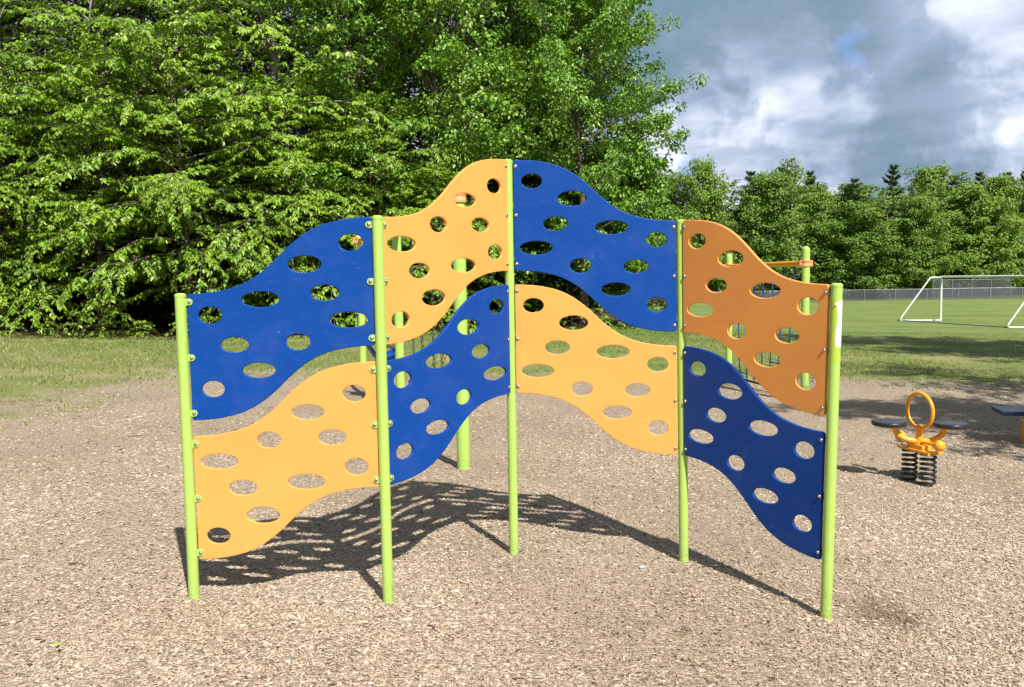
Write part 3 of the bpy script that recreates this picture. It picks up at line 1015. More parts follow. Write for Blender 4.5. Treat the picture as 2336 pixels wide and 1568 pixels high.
def far_trees():
    prot = [tree_proto('far_broadleaf', M['leafF'], M['bark'], 0.8, seed=131 + k, H=13, R=(4.6, 3.5, 4.0)[k], base=0.05, n_prim=(58, 54, 56)[k],
                       style='tuft', leaf=0.27, dens=0.95, trunk_r=0.2, twig_geo=False, mid=(0.36, 0.22, 0.30)[k]) for k in range(3)]
    prot += [tree_proto('far_birch', M['leafF'], M['pale_bark'], 0.7, seed=141 + k, H=13, R=(3.4, 4.2)[k], base=0.16, n_prim=56,
                        style='spray', leaf=0.27, dens=0.95, trunk_r=0.16, twig_geo=False, droop=0.25, mid=0.25 + 0.15 * k) for k in range(2)]
    con = [conifer_proto('far_pine', 151, 14.4, 3.8, base=0.08, n_whorl=22, dens=1.6, ragged=0.6), conifer_proto('far_pine', 152, 14.6, 4.4, ragged=0.8, n_whorl=16, base=0.25, dens=1.7)]
    R_ = random.Random(9)
    names = ['first', 'second', 'third', 'fourth', 'fifth', 'sixth', 'seventh', 'eighth', 'ninth', 'tenth', 'eleventh',
             'twelfth', 'thirteenth', 'fourteenth', 'fifteenth']
    hs = [1.0, 0.95, 1.05, 1.12, 0.98, 1.0, 1.16, 0.98, 0.80, 0.95, 0.84, 1.0, 0.9, 1.0]
    x = 10.5
    for i in range(14):
        plant_tree('far_tree', prot[(0, 3, 1, 2, 4)[i % 5]], x, 93 + R_.uniform(-2, 2) + (3 if i < 3 else 0), R_.uniform(0, 6.28), (R_.uniform(0.8, 1.1), hs[i] * R_.uniform(0.95, 1.05)),
                   f'{names[i]} tree from the left in the front row beyond the far fence', group='front row of far trees beyond the fence')
        x += R_.uniform(2.9, 4.1)
    x = 8.0
    for i in range(15):
        plant_tree('far_tree', prot[(1, 4, 2, 3)[i % 4]], x, 100 + R_.uniform(-2, 2), R_.uniform(0, 6.28), (R_.uniform(0.85, 1.1), R_.uniform(0.85, 1.28)),
                   f'{ORD[i]} tree from the left in the second rank of the far tree line', group='second rank of far trees')
        x += R_.uniform(3.4, 4.6)
    spots = [(31.5, 98, 1, 1.02, 'ragged pine topping the far tree line left of the goal'),
             (34.6, 98, 0, 1.0, 'pointed pine just right of the ragged pine in the far tree line'),
             (44.5, 98.5, 0, 1.04, 'slim pine tip standing above the far trees over the end of the climbing wall'),
             (51.6, 99, 1, 0.94, 'dark blue green pine in a gap of the far tree line, left of a pair'),
             (57.4, 98, 1, 0.95, 'dark broad topped pine above the goal'),
             (60.4, 98.5, 0, 1.05, 'dark pine at the right picture edge of the far tree line'),
             (22.6, 97, 0, 1.0, 'slim pine among the far broadleaf trees just right of the wood'),
             (39.6, 97.5, 1, 0.92, 'ragged pine among the far trees above the right end of the climbing wall'),
             (47.6, 96.5, 0, 0.9, 'narrow pine among the far trees left of the goal'),
             (27.4, 96.5, 1, 0.98, 'open branched pine left of the tallest far broadleaf tree'),
             (49.6, 97.5, 1, 0.86, 'short broad pine in the dip of the far tree line'),
             (54.2, 98.0, 0, 0.97, 'slender pine between two broad topped pines of the far tree line'),
             (62.2, 97.0, 1, 1.06, 'broad pine close to the right picture edge of the far tree line'),
             (64.0, 98, 0, 1.15, 'last tall pine cut off by the right picture edge')]
    for x, y, k, s, lab in spots:
        plant_tree('pine_tree', con[k], x, y, R_.uniform(0, 6.28), (s, s), lab, group='pines in the far tree line')
    for r in range(2):
        x = -20 + r
        while x < 80:
            plant_tree('far_tree', prot[R_.randrange(3)], x, 108 + 8 * r + R_.uniform(-2, 2), R_.uniform(0, 6.28), (1.1, R_.uniform(0.8, 0.95)),
                       'tree at the back of the far wood, mostly hidden', group='back of the far wood')
            x += R_.uniform(4.5, 6.5)


def understory():
    """ferns and seedlings along the foot of the wood"""
    R_ = random.Random(21)
    wood, arr, rng = grow_tree(seed=171, H=0.9, R=0.75, base=0.05, n_prim=9, style='spray', leaf=0.10, dens=0.7, trunk_r=0.012, droop=0.4)
    P, D, Nn, V, S = arr
    lm = leaf_mesh('shrub_foliage', P, D, Nn, S, S * 0.6, V, rng)
    lm.materials.append(M['leafA'])
    wm = wood.mesh('shrub_stem')
    wm.materials.append(M['twig'])
    xs = [-17.2, -15.5, -14.1, -13.0, -12.2, -11.1, -9.6, -8.7, -7.6, -5.9, -4.2, -2.8, -1.0, 0.8, 2.3, 3.6, 4.8, 6.0]
    for i, x in enumerate(xs):
        e = empty('shrub', (x, edge_y(x) + R_.uniform(-0.6, 0.2), 0), R_.uniform(0, 6.28),
                  f'{ORD[i]} knee high shrub from the left along the foot of the wood', 'shrub', 'low shrubs along the foot of the wood')
        e.location.z = gz(e.location.x, e.location.y)
        s = R_.uniform(0.6, 1.25)
        e.scale = (s, s, s * R_.uniform(0.7, 1.1))
        for nm, me in (('stem', wm), ('foliage', lm)):
            o = bpy.data.objects.new(nm, me)
            COL.objects.link(o)
            o.parent = e


forest()
far_trees()
understory()


# ------------------------------------------------------------------ far fence, goal
def wire_mat():
    t = NT('chain_link_mesh')
    tr = t.n('ShaderNodeBsdfTransparent')
    mx = t.n('ShaderNodeMixShader')
    oc = t.objc()
    f = t.noise(oc, 0.4, 3, 0.5)
    fac = t.ramp(f, [(0.3, (0.42,) * 3), (0.7, (0.58,) * 3)])
    t.link(fac, mx.inputs[0])
    t.b.inputs['Base Color'].default_value = (0.10, 0.11, 0.125, 1)
    t.b.inputs['Roughness'].default_value = 0.6
    t.b.inputs['Metallic'].default_value = 0.3
    t.link(tr.outputs[0], mx.inputs[1])
    t.link(t.b.outputs[0], mx.inputs[2])
    t.link(mx.outputs[0], t.out.inputs['Surface'])
    return t.m


def fences():
    wm = wire_mat()

    def run(name, x0, y0, x1, y1, h, step, label, group=None, sec=None):
        L = math.hypot(x1 - x0, y1 - y0)
        e = empty(name, (x0, y0, gz(x0, y0)), 0, label, 'fence', group)
        n = int(L / step)
        pts = []
        for i in range(n + 1):
            f = i / n
            x, y = x0 + (x1 - x0) * f, y0 + (y1 - y0) * f
            z = gz(x, y)
            p = Vector((x, y, z)) - e.location
            pts.append(p)
            MB().tube([p + Vector((0, 0, -0.2)), p + Vector((0, 0, h + 0.06))], 0.035, 8).build('post', M['galv'], e, True)
        MB().tube([p + Vector((0, 0, h)) for p in pts], 0.026, 6).build('top_rail', M['galv'], e, True)
        if sec:
            MB().tube([p + Vector((0, 0, h * sec)) for p in pts], 0.022, 6).build('middle_rail', M['galv'], e, True)
        w = MB()
        for i in range(n):
            a, b = pts[i], pts[i + 1]
            w.add([a + Vector((0, 0.03, 0.02)), b + Vector((0, 0.03, 0.02)), b + Vector((0, 0.03, h - 0.03)), a + Vector((0, 0.03, h - 0.03))], [(0, 1, 2, 3)])
        w.build('wire_mesh', wm, e)
    run('chain_link_fence', 8, 86.5, 66, 82.5, 1.12, 3.0, 'low grey chain-link fence with top rail along the far side of the field')
    run('chain_link_fence', 20, 90.0, 68, 88.5, 0.95, 2.5, 'second lower chain-link fence close behind the first one across the field')
    run('backstop_fence', 43.8, 87.4, 51.6, 87.0, 1.95, 1.95, 'tall chain-link backstop panel behind the goal', None, 0.55)


def goal():
    # left side frame faces the camera; the mouth looks right
    A = Vector((21.02, 45.39, 0))      # rear corner, far frame
    B = Vector((22.51, 38.69, 0))      # rear corner, near frame
    ax = (B - A).normalized()
    out = Vector((-ax.y, ax.x, 0))     # towards the mouth
    if out.x < 0:
        out = -out
    B = A + ax * 7.32
    org = A + out * 2.4
    org.z = gz(org.x, org.y)
    e = empty('soccer_goal', org, 0, 'white tubular soccer goal without a net standing on the far grass field', 'soccer goal')

    def P(base, o, z):
        q = base + out * o
        return Vector((q.x, q.y, gz(q.x, q.y) + z)) - org
    H = 2.40
    for base in (A, B):
        MB().tube([P(base, 2.5, -0.05), P(base, 2.5, H)], 0.058, 14).build('goal_post', M['white'], e, True)
        pts = [P(base, 2.45, H - 0.03), P(base, 1.90, H - 0.02), P(base, 1.80, H - 0.06), P(base, 1.72, H - 0.15),
               P(base, 0.08, 0.24), P(base, 0.0, 0.10), P(base, 0.05, 0.045), P(base, 0.14, 0.04), P(base, 2.45, 0.04)]
        MB().tube(pts, 0.036, 10).build('side_frame', M['white'], e, True)
    MB().tube([P(A, 2.5, H), P(B, 2.5, H)], 0.058, 14).build('crossbar', M['white'], e, True)
    MB().tube([P(A, 0.14, 0.04), P(B, 0.14, 0.04)], 0.03, 10).build('ground_bar', M['galv'], e, True)


fences()
goal()


# ------------------------------------------------------------------ climbing wall
POSTS = [(-1.7342, 4.4142), (-0.6865, 4.3909), (-0.0091, 5.1895), (1.0349, 5.0984), (1.6203, 4.2304)]
LEAN = [(0.0, 0.0), (0.0, 0.0), (0.0, 0.002), (0.0098, -0.0066), (-0.017, 0.0156)]   # x shift at foot / at top
LIFT = [0, 1, 2, 1, 0]
Z0, RISE, GAP, PH = 0.2598, 0.3859, 0.0847, 0.6696
PR = 0.0285
ZTOP = Z0 + 2 * PH + GAP - 0.003


def axis_at(i, z):
    x, y = POSTS[i]
    top = ZTOP + RISE * LIFT[i]
    f = z / top
    return Vector((x + LEAN[i][0] * (1 - f) + LEAN[i][1] * f, y, z))


_T = [0, .082, .146, .19, .241, .305, .369, .433, .466, .5, .527, .584, .632, .68, .742, .805, .867, .929, 1.0]
_S = [0, .011, .03, .055, .087, .146, .232, .346, .418, .5, .571, .700, .794, .864, .929, .963, .985, .996, 1.0]


def swave(t):
    a = np.interp(t, _T, _S)
    b = 1 - np.interp(1 - t, _T, _S)
    return 0.5 * (a + b)


HOLES = [(0.117, 0.558, 0.061, 0.043), (0.387, 0.637, 0.098, 0.039), (0.625, 0.816, 0.087, 0.043), (0.871, 0.926, 0.062, 0.042),
         (0.727, 0.666, 0.074, 0.040), (0.849, 0.523, 0.099, 0.039), (0.241, 0.400, 0.073, 0.039), (0.578, 0.410, 0.062, 0.042),
         (0.365, 0.263, 0.086, 0.038), (0.118, 0.167, 0.059, 0.042)]
PW = 0.983
PT = 0.019


def panel_mesh(kind):
    """kind A: rising to the right; B: A turned half round; C: A mirrored. flat in XY, thickness along Z"""
    cu = bpy.data.curves.new('panel_outline', 'CURVE')
    cu.dimensions = '2D'
    cu.fill_mode = 'BOTH'
    bd = 0.004
    cu.extrude = PT / 2 - bd
    cu.bevel_depth = bd
    cu.bevel_resolution = 2
    cu.offset = -bd

    def mp(u, v):
        if kind == 'B':
            return PW - u, RISE + PH - v
        if kind == 'C':
            return PW - u, v
        return u, v

    def spl(pts):
        s = cu.splines.new('POLY')
        s.points.add(len(pts) - 1)
        for q, (u, v) in zip(s.points, pts):
            a, b = mp(u, v)
            q.co = (a, b, 0, 1)
        s.use_cyclic_u = True
    tt = np.linspace(0, 1, 61)
    sw = swave(tt)
    # smooth the table
    for _ in range(3):
        sw[1:-1] = 0.25 * sw[:-2] + 0.5 * sw[1:-1] + 0.25 * sw[2:]
    rc = 0.013
    ts = np.linspace(rc / PW, 1 - rc / PW, 56)
    ss = np.interp(ts, tt, sw) * RISE
    pts = []
    arc = lambda cx, cy, a0: [(cx + rc * math.cos(a0 + k * math.pi / 8), cy + rc * math.sin(a0 + k * math.pi / 8)) for k in range(1, 4)]
    pts += [(t * PW, s) for t, s in zip(ts, ss)]
    pts += arc(PW - rc, RISE + rc, -math.pi / 2) + [(PW, RISE + rc), (PW, RISE + PH - rc)] + arc(PW - rc, RISE + PH - rc, 0)
    pts += [(t * PW, s + PH) for t, s in zip(ts[::-1], ss[::-1])]
    pts += arc(rc, PH - rc, math.pi / 2) + [(0, PH - rc), (0, rc)] + arc(rc, rc, math.pi)
    spl(pts)
    for (cx, cy, a, b) in HOLES:
        spl([(cx + (a + 0.002) * math.cos(k * 2 * math.pi / 40), cy + (b + 0.002) * math.sin(k * 2 * math.pi / 40)) for k in range(40)])
    ob = bpy.data.objects.new('panel_curve', cu)
    COL.objects.link(ob)
    dg = bpy.context.evaluated_depsgraph_get()
    dg.update()
    me = bpy.data.meshes.new_from_object(ob.evaluated_get(dg))
    bpy.data.objects.remove(ob)
    bpy.data.curves.remove(cu)
    return me


def climbing_wall():
    root = empty('climbing_wall', (0, 0, 0), 0,
                 'zigzag climbing wall of blue and amber wavy panels with oval holes on five lime posts', 'climbing wall')
    meshes = {k: panel_mesh(k) for k in 'ABC'}
    post_ob = []
    for i in range(5):
        top = ZTOP + RISE * LIFT[i]
        g = gh(*POSTS[i])
        mb = MB()
        a, b = axis_at(i, g - 0.25), axis_at(i, top)
        ax = (b - a).normalized()
        prof = [(0, PR), (0.2, PR), (0.5, PR), (0.9, PR), (1.0, PR)]
        mb.tube([a + (b - a) * f for f, _ in prof], PR, 28, cap=True)
        o = mb.build('post', M['lime'], root, True)
        post_ob.append(o)
        cap = MB()
        q = ax.to_track_quat('Z', 'Y').to_matrix()
        cap.lathe([(PR + 0.0012, -0.012), (PR + 0.0012, 0.001), (PR - 0.003, 0.005), (PR * 0.6, 0.0085), (0.004, 0.0095)], 28, b, q)
        cap.build('post_cap', M['lime'], o, True)
    # panel: (post L, post R, low?, kind, colour, offset at L, offset at R)  offset + = towards the camera side
    bolt_me = MB().lathe([(0.0105, 0), (0.0105, 0.0010), (0.0088, 0.0016), (0.0086, 0.0042), (0.0066, 0.0068), (0.0032, 0.0080), (0.0012, 0.0082)], 16).mesh('bolt', True)
    bolt_me.materials.append(M['steel'])
    tabs = {}
    o1 = 0.0025 + PT / 2 + 0.0008
    spec = [(0, 1, 1, 'A', 'blue', -o1, -o1, 'blue panel rising to the right, upper left'),
            (0, 1, 0, 'B', 'yellow', -o1, -o1, 'amber panel rising to the right, lower left'),
            (1, 2, 1, 'B', 'yellow', -o1, o1, 'amber panel rising to the peak on the left side'),
            (1, 2, 0, 'A', 'blue', -o1, o1, 'blue panel below the amber one left of the peak'),
            (2, 3, 1, 'C', 'blue', o1, o1, 'blue panel falling from the peak on the right side'),
            (2, 3, 0, 'C', 'yellow', o1, o1, 'amber panel below the blue one right of the peak'),
            (3, 4, 1, 'C', 'yellow', o1, o1, 'amber panel in grazing light, upper right'),
            (3, 4, 0, 'C', 'blue', o1, o1, 'blue panel in grazing light, lower right')]
    for (l, r, upper, kind, colr, oL, oR, lab) in spec:
        me = meshes[kind].copy()
        zb = Z0 + upper * (PH + GAP) + RISE * min(LIFT[l], LIFT[r])
        n = len(me.vertices)
        co = np.empty(n * 3, np.float32)
        me.vertices.foreach_get('co', co)
        co = co.reshape(-1, 3)
        pl, pr = axis_at(l, 1.0), axis_at(r, 1.0)
        d = (pr - pl)
        d.z = 0
        sp = d.length
        d.normalize()
        nrm = Vector((d.y, -d.x, 0))        # faces the camera side
        inset = (sp - PW) / 2

        def place(u, v, w):
            z = zb + v
            a, b = axis_at(l, z), axis_at(r, z)
            f = (u + inset) / sp
            off = oL + (oR - oL) * f + w
            return a.lerp(b, f) + nrm * off
        new = np.array([place(float(c[0]), float(c[1]), float(c[2])) for c in co], np.float32)
        org = place(PW / 2, (RISE + PH) / 2, 0)
        new -= np.array(org, np.float32)
        me.vertices.foreach_set('co', new.ravel())
        me.update()
        # face orientation
        bm = bmesh.new()
        bm.from_mesh(me)
        bmesh.ops.remove_doubles(bm, verts=bm.verts, dist=1e-5)
        bmesh.ops.recalc_face_normals(bm, faces=bm.faces)
        bm.to_mesh(me)
        bm.free()
        me.materials.clear()
        me.materials.append(M[colr])
        for pol in me.polygons:
            pol.use_smooth = abs(pol.normal.dot(nrm)) < 0.995
        ob = bpy.data.objects.new('panel', me)
        COL.objects.link(ob)
        ob.location = org
        ob.parent = root
        ob['label'] = lab
        for side, pi in ((0, l), (1, r)):
            off = (oL, oR)[side]
            u = 0.0135 if side == 0 else PW - 0.0135
            if kind == 'A':
                vb = 0 if side == 0 else RISE
            elif kind == 'B':
                vb = 0 if side == 0 else RISE
            else:
                vb = RISE if side == 0 else 0
            for vv in (0.040, 0.335, 0.629):
                front = place(u, vb + vv, PT / 2) if off > 0 else place(u, vb + vv, PT / 2 + 0.0055)
                b = bpy.data.objects.new('bolt', bolt_me)
                COL.objects.link(b)
                q = Matrix((d, Vector((0, 0, 1)), nrm)).transposed()
                b.rotation_euler = (Matrix((d, Vector((0, 0, 1)), nrm)).transposed()).to_euler()
                b.location = front - org
                b.parent = ob
                # tab welded to the post, in the plane of the post axis
                tb = MB()
                zc = zb + vb + vv
                axp = axis_at(pi, zc)
                dirn = d if side == 0 else -d
                r0 = PR - 0.006
                r1 = PR + 0.004 + 0.0135
                hh = 0.0175
                out_pts = [(r0, -hh), (r1, -hh)] + [(r1 + hh * math.sin(k * math.pi / 8), -hh * math.cos(k * math.pi / 8)) for k in range(1, 8)] + [(r1, hh), (r0, hh)]
                m = len(out_pts)
                th = 0.0025
                V = [axp + dirn * a + Vector((0, 0, c)) + nrm * s for s in (-th, th) for a, c in out_pts]
                F = [tuple(range(m))[::-1], tuple(range(m, 2 * m))] + [(k, (k + 1) % m, m + (k + 1) % m, m + k) for k in range(m)]
                if side == 1:
                    F = [f[::-1] for f in F]
                tb.add(V, F)
                tb.build('bracket', M['lime'], post_ob[pi])
    # torn warning sticker on the right hand post, with the brighter unfaded paint round it
    po = post_ob[4]

    def wrap(pts, lift):
        """pts (angle deg from the camera side, z) -> on the post surface"""
        V = []
        for a, z in pts:
            ax = axis_at(4, z)
            an = RAD(a - 21)
            V.append(ax + Vector((math.sin(an), -math.cos(an), 0)) * (PR + lift))
        return V
    film = MB()
    n = 14
    V, F = [], []
    for k in range(2):
        z = (1.612, 1.285)[k]
        V += wrap([(-38 + 150 * i / n, z) for i in range(n + 1)], 0.0004)
    F = [(n + 1 + i, n + 2 + i, i + 1, i) for i in range(n)]
    film.add(V, F)
    t = NT('unfaded_lime_paint')
    t.b.inputs['Base Color'].default_value = (0.42, 0.58, 0.055, 1)
    t.b.inputs['Roughness'].default_value = 0.35
    film.build('adhesive_patch', t.m, po, True)
    t = NT('sticker_print')
    oc = t.pos()
    s = t.n('ShaderNodeSeparateXYZ')
    t.link(oc, s.inputs[0])
    ln = t.math('FRACT', t.math('MULTIPLY', s.outputs[2], 96.0))
    ink = t.math('LESS_THAN', ln, 0.36)
    low = t.math('LESS_THAN', s.outputs[2], 1.519)
    mp = t.n('ShaderNodeMapping')
    mp.inputs['Scale'].default_value = (300, 300, 88)
    t.link(oc, mp.inputs[0])
    word = t.math('GREATER_THAN', t.noise(mp.outputs[0], 1.0, 1, 0.5), 0.42)
    k = t.math('MULTIPLY', t.math('MULTIPLY', ink, word), low)
    t.link(t.mix(t.math('MULTIPLY', k, 0.75), (0.82, 0.82, 0.82), (0.22, 0.22, 0.24)), t.b.inputs['Base Color'])
    t.b.inputs['Roughness'].default_value = 0.35
    left = [(1.6050, 48), (1.6000, 22), (1.5949, 8), (1.5870, 6), (1.5798, 14), (1.5676, 13), (1.5568, 10), (1.5438, 16), (1.5330, 22), (1.5222, 24),
            (1.5193, 24), (1.5028, 17), (1.4848, 12), (1.4668, 8), (1.4574, 4), (1.4488, 6), (1.4430, 0), (1.4358, -2), (1.4286, 6), (1.4200, 2), (1.4092, 1),
            (1.3948, 3), (1.3854, 0), (1.3768, 2), (1.3710, 8), (1.3674, 20)]
    st = MB()
    V, F = [], []
    m = 9
    for z, a in left:
        V += wrap([(a + (104 - a) * i / m, z - 0.002 * math.sin(i * 2.1)) for i in range(m + 1)], 0.0011)
    for r_ in range(len(left) - 1):
        for i in range(m):
            a = r_ * (m + 1) + i
            F.append((a + m + 1, a + m + 2, a + 1, a))
    st.add(V, F)
    so = st.build('warning_sticker', t.m, po, True)
    curl = MB()
    a0 = wrap([(20, 1.6014), (10, 1.5956), (8, 1.5877)], 0.0012)
    a1 = wrap([(2, 1.593), (-8, 1.586), (2, 1.580)], 0.010)
    curl.add(a0 + a1, [(0, 3, 4, 1), (1, 4, 5, 2)])
    curl.build('peeling_corner', t.m, so)


climbing_wall()


# ------------------------------------------------------------------ swing set behind
def chain_mb(mb, top, bot, link=0.058, r=0.0058, w=0.0155):
    """oval links, alternately turned"""
    top, bot = Vector(top), Vector(bot)
    L = (bot - top).length
    d = (bot - top) / L
    n = max(2, int(L / (link * 0.78)))
    a = d.orthogonal().normalized()
    b = d.cross(a)
    for i in range(n):
        c = top + d * (L * (i + 0.5) / n)
        s = a if i % 2 else b
        hl = link / 2
        pts = []
        for k in range(8):
            t = 2 * math.pi * k / 8
            pts.append(c + d * (hl * math.cos(t)) + s * (w * math.sin(t)))
        mb.tube(pts, r, 4, closed=True)


def swing_set():
    P = [Vector((-0.463, 7.63, 0)), Vector((-1.492, 11.10, 0)), Vector((-2.56, 14.35, 0))]
    e = empty('swing_set', (P[0].x, P[0].y, gz(P[0].x, P[0].y)), 0,
              'swing frame of thick lime posts with a tan overhead beam behind the climbing wall', 'swing set')
    o = e.location.copy()
    ZB = 2.45
    R = 0.060
    ZS = {0: 2.475, 1: 2.445, 2: 2.42}
    for ip, p in enumerate(P):
        ZB = ZS[ip]
        g = gz(p.x, p.y)
        base = Vector((p.x, p.y, g - 0.3)) - o
        prof = [(R, 0.0), (R, ZB + 0.045 + 0.3 - g)]
        h = prof[1][1]
        for k in range(1, 7):
            a = k * math.pi / 12
            prof.append((max(0.002, R * math.cos(a)), h + R * math.sin(a)))
        ob = MB().lathe(prof, 28, base).build('post', M['lime'], e, True)
        d = (P[1] - P[0]).normalized()
        cl = MB()
        c = Vector((p.x, p.y, ZB)) - o
        cl.lathe([(R + 0.002, -0.055), (R + 0.013, -0.05), (R + 0.013, -0.006), (R + 0.009, 0.0), (R + 0.013, 0.006), (R + 0.013, 0.05), (R + 0.002, 0.055)], 28, c)
        s = Vector((-d.y, d.x, 0))
        for sg in (1,):
            cl.box(c + s * sg * (R + 0.028), (0.05, 0.03, 0.1), Matrix((s, d, Vector((0, 0, 1)))).transposed())
        co = cl.build('clamp', M['tan'], e, True)
        for sg in (1,):
            for dz in (-0.025, 0.028):
                m = s.to_track_quat('Z', 'Y')
                bq = (-Vector((0.9, 1, 0)).normalized()).to_track_quat('Z', 'Y').to_matrix()
                MB().lathe([(0.011, 0), (0.011, 0.004), (0.006, 0.009)], 10, c + s * sg * (R + 0.03) - d * 0.016 + Vector((0, 0, dz)), (-d).to_track_quat('Z', 'Y').to_matrix()).build('bolt', M['steel'], co, True)
    ZB = 2.45
    for a, b, za, zb_ in ((P[0], P[1], 2.455, 2.435), (P[1], P[2], 2.435, 2.42)):
        d = (b - a).normalized()
        MB().tube([a + d * 0.05 + Vector((0, 0, za)) - o, b - d * 0.05 + Vector((0, 0, zb_)) - o], 0.036, 18).build('beam', M['tan'], e, True)

    def along(y):
        if y < P[1].y:
            f = (y - P[0].y) / (P[1].y - P[0].y)
            return P[0].lerp(P[1], f)
        f = (y - P[1].y) / (P[2].y - P[1].y)
        return P[1].lerp(P[2], f)
    swings = [(8.46, 8.86, 'belt swing on dark chains nearest the first thick post, seen through the wall holes'),
              (9.50, 10.05, 'belt swing on dark chains farther along the beam, between the wall panels')]
    for y0, y1, lab in swings:
        a, b = along(y0), along(y1)
        mid = (a + b) / 2
        zs = 0.47 + gz(mid.x, mid.y)
        s = empty('belt_swing', (mid.x, mid.y, ZB - 0.05), 0, lab, 'swing', 'belt swings of the swing frame')
        so = s.location.copy()
        for q in (a, b):
            ch = MB()
            chain_mb(ch, Vector((q.x, q.y, ZB - 0.045)) - so, Vector((q.x, q.y, zs + 0.08)) - so)
            ch.build('chain', M['chain'], s, True)
        d = (b - a).normalized()
        n = Vector((-d.y, d.x, 0))
        half = (b - a).length / 2
        V, F = [], []
        m = 10
        for i in range(m + 1):
            t = -1 + 2 * i / m
            z = zs + 0.10 * (abs(t) ** 2.4) - 0.02
            for sg in (-1, 1):
                for th in (0, -0.012):
                    p = mid + d * (half * t) + n * sg * 0.075
                    V.append(Vector((p.x, p.y, z + th)) - so)
        for i in range(m):
            a4, b4 = i * 4, (i + 1) * 4
            F += [(a4, b4, b4 + 2, a4 + 2), (a4 + 1, a4 + 3, b4 + 3, b4 + 1), (a4, a4 + 1, b4 + 1, b4), (a4 + 2, b4 + 2, b4 + 3, a4 + 3)]
        F += [(0, 2, 3, 1), (m * 4, m * 4 + 1, m * 4 + 3, m * 4 + 2)]
        MB().add(V, F).build('seat', M['black'], s, True)
    # moulded blue seat with black harness in the far bay
    ya = 12.35
    c = along(ya)
    zc = 0.62
    s = empty('bucket_swing', (c.x, c.y, ZB - 0.05), 0, 'blue moulded bucket seat swing with black harness in the far bay of the swing frame', 'swing')
    so = s.location.copy()
    d = (P[2] - P[1]).normalized()
    side = Vector((d.y, -d.x, 0))     # seat faces right
    sh = MB()
    V, F = [], []
    nu, nv = 14, 12
    for i in range(nu + 1):
        t = i / nu
        # section along the seat: high back at the left, scooped bottom, front lip
        bx = -0.30 + 0.58 * t
        bz = 0.40 * max(0, (0.42 - t) / 0.42) ** 1.5 + 0.12 * max(0, (t - 0.55) / 0.45) ** 1.7
        for j in range(nv + 1):
            w = -1 + 2 * j / nv
            lipz = 0.10 * abs(w) ** 3
            V.append(Vector((c.x, c.y, zc - 0.08 + bz + lipz)) + side * (bx - 0.05 * abs(w) ** 3 * (1 - t)) + d * (0.22 * w) - so)
    for i in range(nu):
        for j in range(nv):
            a = i * (nv + 1) + j
            F.append((a, a + 1, a + nv + 2, a + nv + 1))
    sh.add(V, F)
    ob = sh.build('seat_shell', M['blue'], s, True)
    md = ob.modifiers.new('thickness', 'SOLIDIFY')
    md.thickness = 0.022
    hb = MB()
    hz = zc + 0.11
    hb.tube([Vector((c.x, c.y, hz)) + side * 0.21 + d * (0.2 * q) - so for q in (-1, 1)], 0.022, 8)
    hb.tube([Vector((c.x, c.y, hz)) + side * 0.21 - so, Vector((c.x, c.y, zc - 0.05)) + side * 0.16 - so], 0.03, 8)
    for q in (-1, 1):
        hb.tube([Vector((c.x, c.y, hz)) + side * 0.21 + d * (0.2 * q) - so, Vector((c.x, c.y, hz + 0.10)) - side * 0.10 + d * (0.2 * q) - so,
                 Vector((c.x, c.y, hz + 0.17)) - side * 0.22 + d * (0.17 * q) - so], 0.018, 8)
    hb.build('harness', M['black'], s, True)
    for q in (-1, 1):
        ch = MB()
        t0 = Vector((c.x, c.y, ZB - 0.045)) + d * (0.28 * q) - so
        chain_mb(ch, t0, Vector((c.x, c.y, zc + 0.36)) - side * 0.18 + d * (0.23 * q) - so)
        chain_mb(ch, Vector((c.x, c.y, zc + 0.9)) + d * (0.26 * q) - side * 0.08 - so, Vector((c.x, c.y, zc + 0.12)) + side * 0.2 + d * (0.22 * q) - so)
        ch.build('chain', M['chain'], s, True)


swing_set()


